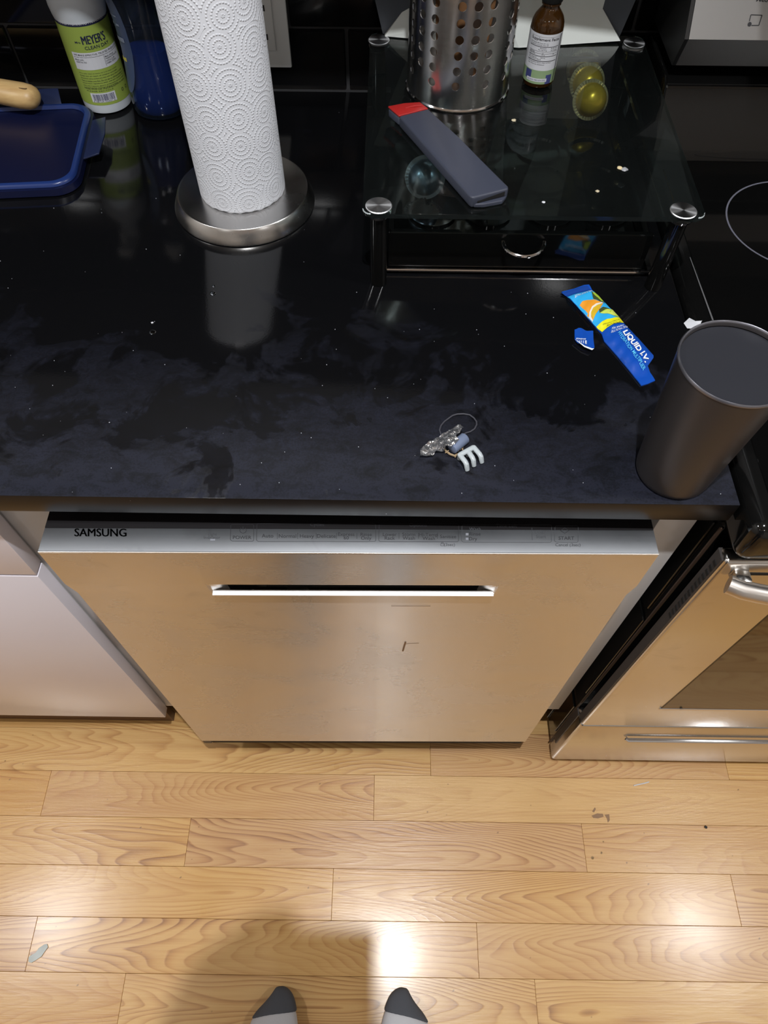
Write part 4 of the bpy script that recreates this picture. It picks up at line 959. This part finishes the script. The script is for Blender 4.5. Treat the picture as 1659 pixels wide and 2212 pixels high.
# ------------------------------------------------------------------ wrapper, tube, elastic, clip
def c7(x, y): return (860+x/6.9125, 860+y/6.9125)
FOIL = bpy.data.materials.new('crinkled_clear_film'); FOIL.use_nodes = True; _t = FOIL.node_tree; _t.nodes.clear()
_o = _t.nodes.new('ShaderNodeOutputMaterial'); _tr = _t.nodes.new('ShaderNodeBsdfTransparent'); _gl = _t.nodes.new('ShaderNodeBsdfGlossy'); _mx = _t.nodes.new('ShaderNodeMixShader'); _bp = _t.nodes.new('ShaderNodeBump'); _ns = _t.nodes.new('ShaderNodeTexNoise'); _tc2 = _t.nodes.new('ShaderNodeTexCoord')
_tr.inputs[0].default_value = (.72, .74, .76, 1); _gl.inputs['Roughness'].default_value = .1; _gl.inputs[0].default_value = (.9, .9, .92, 1); _mx.inputs[0].default_value = .45; _df = _t.nodes.new('ShaderNodeBsdfDiffuse'); _df.inputs[0].default_value = (.75, .76, .78, 1); _m2 = _t.nodes.new('ShaderNodeMixShader'); _m2.inputs[0].default_value = .10; _t.links.new(_tr.outputs[0], _m2.inputs[1]); _t.links.new(_df.outputs[0], _m2.inputs[2]); _ns.inputs['Scale'].default_value = 75; _ns.inputs['Detail'].default_value = 2; _ns.inputs['Distortion'].default_value = 2.5; _bp.inputs['Strength'].default_value = 1.0; _bp.inputs['Distance'].default_value = .003
for _a, _b in ((_tc2.outputs['Object'], _ns.inputs['Vector']), (_ns.outputs['Fac'], _bp.inputs['Height']), (_bp.outputs[0], _gl.inputs['Normal']), (_m2.outputs[0], _mx.inputs[1]), (_gl.outputs[0], _mx.inputs[2]), (_mx.outputs[0], _o.inputs[0])): _t.links.new(_a, _b)
EP = thing('foam_earplug', 'small blue grey tube wrapped in film near the counter edge', 'tube', (.1, .1, CT))
a_ = atz(*c7(1005, 590), CT+.006); b_ = atz(*c7(800, 760), CT+.006); ax_ = (a_-b_).normalized()
part('tube_body', tube([b_, b_+ax_*.0006, a_-ax_*.0008, a_], [.0048, .0056, .0056, .0048], 20), mat('blue_grey_foam', rgb(112, 124, 150), .6), EP, 50)
WF = thing('film_wrapper', 'crumpled clear film wrapper beside the grey clip on countertop', 'wrapper', (.08, .09, CT))
def wz(p):
    c = (p-b_).dot(ax_); s = abs((p-b_-ax_*c).to_2d().length); t_ = max(0, 1-(s/.016)**2) if -.006 < c < .030 else 0
    return CT+.0045+.0085*t_**.4+.0007*math.sin(p.x*700+p.y*400)+.0006*math.sin(p.y*900-p.x*300)
wp_ = [c7(*q) for q in ((332, 860), (332, 750), (430, 670), (560, 590), (700, 510), (860, 430), (900, 440), (968, 495), (920, 560), (880, 600), (850, 640), (900, 690), (840, 760), (770, 790), (700, 790), (560, 790), (520, 850))]
P = [atz(x, y, CT+.005) for x, y in wp_]; bm = bmesh.new(); bm.faces.new([bm.verts.new(p) for p in P]); bmesh.ops.triangulate(bm, faces=bm.faces[:])
for _ in range(3): bmesh.ops.subdivide_edges(bm, edges=bm.edges[:], cuts=1, use_grid_fill=True)
for v in bm.verts: v.co.z = wz(v.co)
r = bmesh.ops.extrude_face_region(bm, geom=bm.faces[:])
for v in [q for q in r['geom'] if isinstance(q, bmesh.types.BMVert)]: v.co.z -= .0003
part('film', bm, FOIL, WF, 25)
bm = bmesh.new(); random.seed(5)
pth = [atz(*c7(*q), CT+.0022) for q in ((600, 770), (680, 745), (720, 790), (780, 840), (840, 865), (900, 830), (980, 790))]
bm = tube([p+Vector((0, 0, .0006*math.sin(i*2.1))) for i, p in enumerate(pth)], .0011, 6)
for q in ((690, 750), (730, 800), (800, 850), (860, 860), (890, 840), (900, 770), (920, 745), (950, 720), (960, 760)):
    p = atz(*c7(*q), CT+.003); d = Vector((random.uniform(-1, 1), random.uniform(-1, 1), random.uniform(0, .6))).normalized()*.0022
    tube([p-d, p, p+d], [.0003, .0009, .0003], 5, bm)
WF2 = new_obj('twine_bits', bm, mat('straw_fluff', rgb(160, 138, 108), .8)); tag(WF2, 'frayed tan string bits under the film wrapper', 'string')
pts = [c7(*q) for q in ((640, 540), (618, 480), (640, 410), (690, 350), (750, 305), (810, 262), (880, 240), (980, 236), (1070, 252), (1130, 295), (1170, 350), (1172, 400), (1140, 460), (1080, 500), (1010, 522), (880, 600), (740, 610))]
HE = new_obj('elastic_band', tube([atz(x, y, CT+.0012) for x, y in pts], .00085, 8, closed=True), mat('black_elastic', rgb(56, 56, 64), .6)); tag(HE, 'thin black elastic loop lying behind the film wrapper', 'elastic band')
CL = thing('cable_clip', 'light grey three pronged plastic clip near the counter front edge', 'clip', (.115, .075, CT))
CLM = mat('light_grey_plastic', rgb(176, 184, 188), .35)
def zc(x, y, z): return atz(*c7(x, y), CT+z)
bm = bmesh.new()
sp0, sp1 = zc(920, 850, .0085), zc(1125, 735, .0085); dv = (zc(1040, 960, .0085)-zc(930, 850, .0085)); dv = dv.normalized()
part('spine', tube([sp0-(sp1-sp0).normalized()*.002, sp0, sp0.lerp(sp1, .5), sp1, sp1+(sp1-sp0).normalized()*.002], [.0016, .0026, .0026, .0026, .0016], 12, flat=.8), CLM, CL)
for k, (q0, q1) in enumerate((((925, 850), (1028, 985)), ((1050, 800), (1130, 920)), ((1130, 735), (1245, 870)))):
    s = zc(*q0, .0085); e = zc(*q1, .0085)
    dd_ = (e-s).normalized(); pts = [s, s.lerp(e, .3), s.lerp(e, .75), s.lerp(e, .95)+Vector((0, 0, -.0012)), e+dd_*.0006+Vector((0, 0, -.0040)), Vector((e.x, e.y, CT+.0012))+dd_*.0022]
    part('prong', tube(pts, [.0025]*5+[.0022], 12, flat=.8), CLM, CL)
    b0 = [s+Vector((0, 0, -.0005)), s+Vector((0, .0008, -.004)), Vector((s.x, s.y+.0008, CT+.0014))]
    part('back_post', tube(b0, [.0022, .0022, .002], 10), CLM, CL)

# ------------------------------------------------------------------ crumbs, drops, floor bits
CRM = mat('crumb', rgb(190, 178, 150), .8)
def crumb(px_, py_, z, size, m, label, cat='crumb', group=None, seed=1):
    random.seed(seed); q = atz(px_, py_, z); bm = bmesh.new(); bmesh.ops.create_icosphere(bm, subdivisions=2, radius=size)
    for v in bm.verts: v.co = Vector((v.co.x*random.uniform(.7, 1.3), v.co.y*random.uniform(.7, 1.2), v.co.z*.5*random.uniform(.7, 1.1)))
    lo = min(v.co.z for v in bm.verts)
    for v in bm.verts: v.co += Vector((q.x, q.y, z-lo+.0001))
    return tag(new_obj('crumb' if cat == 'crumb' else cat.replace(' ', '_'), bm, m), label, cat, group)
crumb(1338, 365, GT, .0030, mat('bread_crumb', rgb(210, 192, 150), .8), 'tan crumb on the glass top near the cooktop', seed=2)
crumb(1348, 369, GT, .0034, mat('flake_crumb', rgb(150, 152, 156), .5), 'grey flake beside the tan crumb on the glass top', seed=3)
crumb(1110, 262, GT, .0026, CRM, 'tiny tan crumb on glass in front of the steel utensil holder', seed=4)
crumb(1290, 415, GT, .0020, CRM, 'tiny pale crumb on glass near its front right corner', seed=5)
crumb(1174, 438, GT, .0017, PAPERW, 'white speck on glass between sheath and right chrome cap', seed=6)
WATER = mat('water', (.9, .95, 1), .0, 0, Transmission_Weight=1.0, IOR=1.33)
def drop(px_, py_, r, label):
    q = atz(px_, py_, CT); tag(new_obj('water_drop', lathe([(r, CT+.0001), (r*.93, CT+r*.25), (r*.7, CT+r*.46), (r*.35, CT+r*.58), (0, CT+r*.62)], (q.x, q.y), 20), WATER), label, 'water drop', 'water drops on the countertop')
drop(460, 634, .0034, 'water drop nearest the steel towel stand on black countertop'); drop(462, 618, .002, 'tiny water drop just behind another below the towel stand'); drop(330, 718, .0036, 'larger water drop at left middle of the black countertop')
crumb(329, 698, CT, .0014, PAPERW, 'white speck behind the left water drop on countertop', seed=7)
random.seed(11); bm = bmesh.new()
for k in range(95):
    px_, py_ = random.uniform(0, 1560), random.uniform(430, 1070)
    q = atz(px_, py_, CT)
    if q.x > .35 or (q-Vector((pcx, pcy, CT))).length < .09 or q.y > .32 and q.x > 0: continue
    r = bmesh.ops.create_icosphere(bm, subdivisions=1, radius=random.uniform(.0002, .0005))
    for v in r['verts']: v.co += Vector((q.x, q.y, CT+.0003))
tag(new_obj('lint_specks', bm, mat('lint', rgb(200, 204, 215), .8)), 'scattered pale lint specks over the black countertop', 'lint', kind='stuff')
P = pxpoly([(62, 2068), (66, 2064), (78, 2058), (84, 2048), (96, 2040), (102, 2039), (104, 2046), (96, 2056), (90, 2066), (78, 2074), (68, 2080), (62, 2078)], .001)
tag(new_obj('plastic_scrap', prism([Vector((p.x, p.y, .0003)) for p in P], (0, 0, .0015), bev=.0003), mat('frosted_scrap', rgb(190, 196, 192), .4)), 'frosted pale plastic scrap on the oak floor at left', 'plastic scrap')
P = [atz(x, y, .0012) for x, y in ((1369, 1697), (1380, 1694.5), (1392, 1692), (1402, 1689))]
tag(new_obj('thread_bit', tube(P, .0011, 6), PAPERW), 'short white thread bit on the floor in front of stove', 'thread')
crumb(1524, 1787, .0, .003, mat('black_bit', (.01, .01, .01), .6), 'small black bit on the floor below the stove', seed=8)
bm = bmesh.new(); P = [[(1278, 1762), (1290, 1757), (1302, 1758), (1304, 1764), (1292, 1768), (1282, 1767)], [(1306, 1760), (1316, 1759), (1317, 1772), (1313, 1777), (1311, 1768)], [(1279, 1753), (1285, 1744), (1287, 1748), (1283, 1755)]]
for pl in P: prism([Vector((p.x, p.y, .0002)) for p in pxpoly(pl, 0)], (0, 0, .0003), bm)
tag(new_obj('floor_stain', bm, mat('grey_scuff', rgb(140, 108, 78), .6)), 'grey scuff marks on a plank in front of the stove', 'stain')
for i, (x, y, r) in enumerate(((1280, 1853, .0028), (1299, 1842, .002), (1303, 1818, .0016))):
    q = atz(x, y, 0); tag(new_obj('floor_drop', lathe([(r, .0001), (r*.8, r*.3), (r*.4, r*.42), (0, r*.45)], (q.x, q.y), 16), WATER), ['largest water drop on the floor plank right of centre', 'middle water drop on the floor plank right of centre', 'smallest and farthest water drop on the floor plank right of centre'][i], 'water drop', 'water drops on the floor')

# ------------------------------------------------------------------ the photographer (socked feet in view, the body shades the floor)
PE = thing('person', 'person in white socks with grey toes standing on the oak floor', 'person', (0, -.56, 0))
def skin(name, verts, edges, radii, m, parent, root=0, sub=2):
    me = bpy.data.meshes.new(name); me.from_pydata(verts, edges, []); o = bpy.data.objects.new(name, me); COL.objects.link(o)
    s = o.modifiers.new('skin', 'SKIN'); s.use_smooth_shade = True
    for i, r in enumerate(radii):
        d = me.skin_vertices[0].data[i]; d.radius = (r, r) if not isinstance(r, tuple) else r; d.use_root = (i == root)
    ss = o.modifiers.new('sub', 'SUBSURF'); ss.levels = sub; ss.render_levels = sub
    me.materials.append(m); o.parent = parent; o.matrix_parent_inverse = Matrix.Translation(-parent.location); return o
SKIN = mat('skin', rgb(205, 160, 132), .5); TROU = mat('dark_trousers', rgb(58, 58, 66), .85); SHIRT = mat('grey_shirt', rgb(96, 98, 104), .85); HAIR = mat('dark_hair', rgb(40, 30, 24), .6)
SOCKW = mat('white_sock', rgb(190, 190, 194), .9); SOCKG = mat('grey_sock', rgb(74, 76, 82), .9)
for mm in (SOCKW, SOCKG):
    N = NT(mm); N.bump(N.noise(N.mapping(N.coord(), (900, 300, 300)), 1.0, 2), .35, .0008)
py = -.66
# joints: pelvis, spine, chest, neck, head ; legs ; arms
PHC = CP - CF*.0085
def php(a, b, c=0.): return PHC + CR*a + CU*b - CF*c
WL = tuple(php(-.150, -.135, .055)); HL = tuple(php(-.128, -.085, .020))
Vb = [(0, py, .92), (0, py, 1.08), (0, py, 1.27), (0, py+.02, 1.43), (0, py+.03, 1.49), (0, py+.07, 1.58), (0, py+.065, 1.69),
      (-.10, py, .86), (-.125, py+.01, .48), (-.135, py+.03, .10), (-.135, py+.07, .055), (.10, py, .86), (.095, py+.01, .48), (.085, py+.03, .10), (.085, py+.07, .055),
      (-.17, py, 1.39), (-.25, py+.03, 1.15), WL, HL, (.17, py, 1.39), (.235, py-.02, 1.12), (.25, py+.05, .88), (.25, py+.07, .80)]
Eb = [(0, 1), (1, 2), (2, 3), (3, 4), (4, 5), (5, 6), (0, 7), (7, 8), (8, 9), (9, 10), (0, 11), (11, 12), (12, 13), (13, 14), (3, 15), (15, 16), (16, 17), (17, 18), (3, 19), (19, 20), (20, 21), (21, 22)]
Rb = [.13, .12, .13, .07, .055, .085, .075, .085, .055, .036, .03, .085, .055, .036, .03, .055, .042, .027, .026, .055, .042, .027, .03]
skin('body', Vb, Eb, Rb, SKIN, PE)
wl = Vector(WL); el = Vector((-.25, py+.03, 1.15))
skin('shirt', [(0, py, .83), (0, py, .95), (0, py, 1.08), (0, py, 1.27), (0, py+.02, 1.42), (-.17, py, 1.39), tuple(el), tuple(el.lerp(wl, .85)), (.17, py, 1.39), (.235, py-.02, 1.12), (.249, py+.04, .92)], [(0, 1), (1, 2), (2, 3), (3, 4), (4, 5), (5, 6), (6, 7), (4, 8), (8, 9), (9, 10)], [(.185, .185), (.175, .175), (.16, .16), (.165, .15), .085, .07, .056, .040, .07, .056, .040], SHIRT, PE)
skin('trousers', [(0, py, .97), (0, py, .90), (-.10, py, .84), (-.125, py+.01, .48), (-.135, py+.02, .12), (.10, py, .84), (.095, py+.01, .48), (.085, py+.02, .12)], [(0, 1), (1, 2), (2, 3), (3, 4), (1, 5), (5, 6), (6, 7)], [(.18, .18), (.18, .18), .125, .082, .064, .125, .082, .064], TROU, PE)
bm = bmesh.new(); bmesh.ops.create_uvsphere(bm, u_segments=24, v_segments=16, radius=1)
for v in bm.verts: v.co = Vector((v.co.x*.084, py+.055+v.co.y*.098, 1.665+v.co.z*.085 if v.co.z > -.2 or v.co.y < 0 else 1.655))
part('hair', bm, HAIR, PE, 80)
# face: eyes, nose, ears
for s in (-1, 1):
    bm = bmesh.new(); r = bmesh.ops.create_uvsphere(bm, u_segments=12, v_segments=8, radius=.012)
    for v in r['verts']: v.co += Vector((s*.032, py+.148, 1.60))
    part('eye', bm, PAPERW, PE, 80)
# left hand grips the long side of the phone: palm behind it, four unequal fingers round the edge, thumb on the screen side
pal = [(-.070, -.095), (-.098, -.122), (-.132, -.118), (-.143, -.075), (-.136, -.035), (-.118, .002), (-.094, .022), (-.072, .022)]
po = part('palm', prism([php(a, b, .010) for a, b in pal], -CF*.024, bev=.007), SKIN, PE, 80)
sb = po.modifiers.new('smooth', 'SUBSURF'); sb.levels = 1; sb.render_levels = 1
for k, (b, L) in enumerate(((.012, .030), (-.010, .035), (-.032, .032), (-.052, .025))):
    fp = [php(-.094, b-.006, .016), php(-.082, b, .004), php(-.074, b, -.010), php(-.062, b+.002, -.0145), php(-.062+L*.5, b+.003, -.0145)]
    part('finger', tube(fp, [.0095, .0092, .0085, .0076, .0055], 12), SKIN, PE, 60)
part('thumb', tube([php(-.100, -.085, .022), php(-.072, -.055, .022), php(-.050, -.035, .018), php(-.035, -.02, .016)], [.013, .0115, .0095, .007], 12), SKIN, PE, 60)
rh = Vector((.25, py+.07, .80))
for k, (dy, L) in enumerate(((-.030, .062), (-.011, .072), (.009, .076), (.028, .070))):
    f0 = rh+Vector((-.004, dy*.8, -.015)); part('finger', tube([f0, f0+Vector((-.004, dy*.1, -L*.5)), f0+Vector((-.018, dy*.15, -L*.95))], [.0098, .0085, .006], 12), SKIN, PE, 60)
part('thumb', tube([rh+Vector((-.008, .022, .02)), rh+Vector((-.022, .048, -.01)), rh+Vector((-.028, .052, -.04))], [.0125, .0105, .0075], 12), SKIN, PE, 60)
PHN = thing('smartphone', 'dark smartphone held above the floor whose shadow falls left of centre', 'phone', tuple(PHC))
Mp = Matrix(((CR.x, CU.x, -CF.x, PHC.x), (CR.y, CU.y, -CF.y, PHC.y), (CR.z, CU.z, -CF.z, PHC.z), (0, 0, 0, 1)))
part('phone_body', bx(bmesh.new(), -.064, .014, -.128, .020, .000, .008, .003, 3, M=Mp), mat('phone_black', (.02, .02, .022), .3), PHN)
# socks: lofted feet
def sock(cx, side, toe_y, ang):
    secs = [(0.0, .006, .020, 0, .014), (.006, .018, .030, .002, .018), (.018, .029, .037, .000, .021), (.035, .036, .043, -.003, .023), (.055, .041, .049, -.005, .026), (.085, .043, .058, -.006, .031), (.12, .039, .066, -.004, .036), (.16, .034, .080, -.001, .043), (.20, .034, .098, .0, .052), (.235, .032, .100, .0, .055), (.255, .024, .09, .0, .05), (.262, .010, .06, 0, .04)]
    def ring(s):
        d, hw, h, ox, zc = s; o = []
        for k in range(24):
            a = 2*math.pi*k/24; c_, s_ = math.cos(a), math.sin(a)
            x = hw*math.copysign(abs(c_)**.85, c_); z = (h-.0015)*(.5+.5*math.copysign(abs(s_)**.8, s_)*(1 if s_ > 0 else .98))
            if s_ > 0: z *= 1-.25*max(0, side*c_)      # outer side of the foot is lower
            toe = 0 if d > .05 else (-.018*(max(0, side*c_))**1.3)*(1-d/.05)*1.0
            X = ox*-side + x; Y = -d + toe
            o.append(Vector((cx+X*math.cos(ang)-Y*math.sin(ang), toe_y+X*math.sin(ang)+Y*math.cos(ang), .001+z)))
        return o
    o1 = part('sock', loft([ring((.036, .035, .042, -.003, .02)), ring((.0405, .0372, .0442, -.004, .02))]+[ring(s) for s in secs[4:]]), SOCKW, PE, 70)
    grow = [tuple([s[0], s[1]*1.02+.0006, s[2]+.0008, s[3], s[4]]) for s in secs[:4]+[(.042, .038, .045, -.004, .024)]]
    o2 = new_obj('sock_toe', loft([ring(s) for s in grow]), SOCKG, None, 70); o2.parent = o1
    for q in (o1, o2):
        sb = q.modifiers.new('smooth', 'SUBSURF'); sb.levels = 2; sb.render_levels = 2
    o2['label'] = 'charcoal grey toe of the sock'
    o3 = new_obj('sock_cuff', lathe([(.040, .07), (.043, .09), (.041, .15), (.039, .16)], (cx+.0, toe_y-.215), 28, cap0=False, cap1=False), SOCKW, None, 60); o3.parent = o1
sock(-.139, -1, -.374, .10); sock(.083, 1, -.374, -.16)
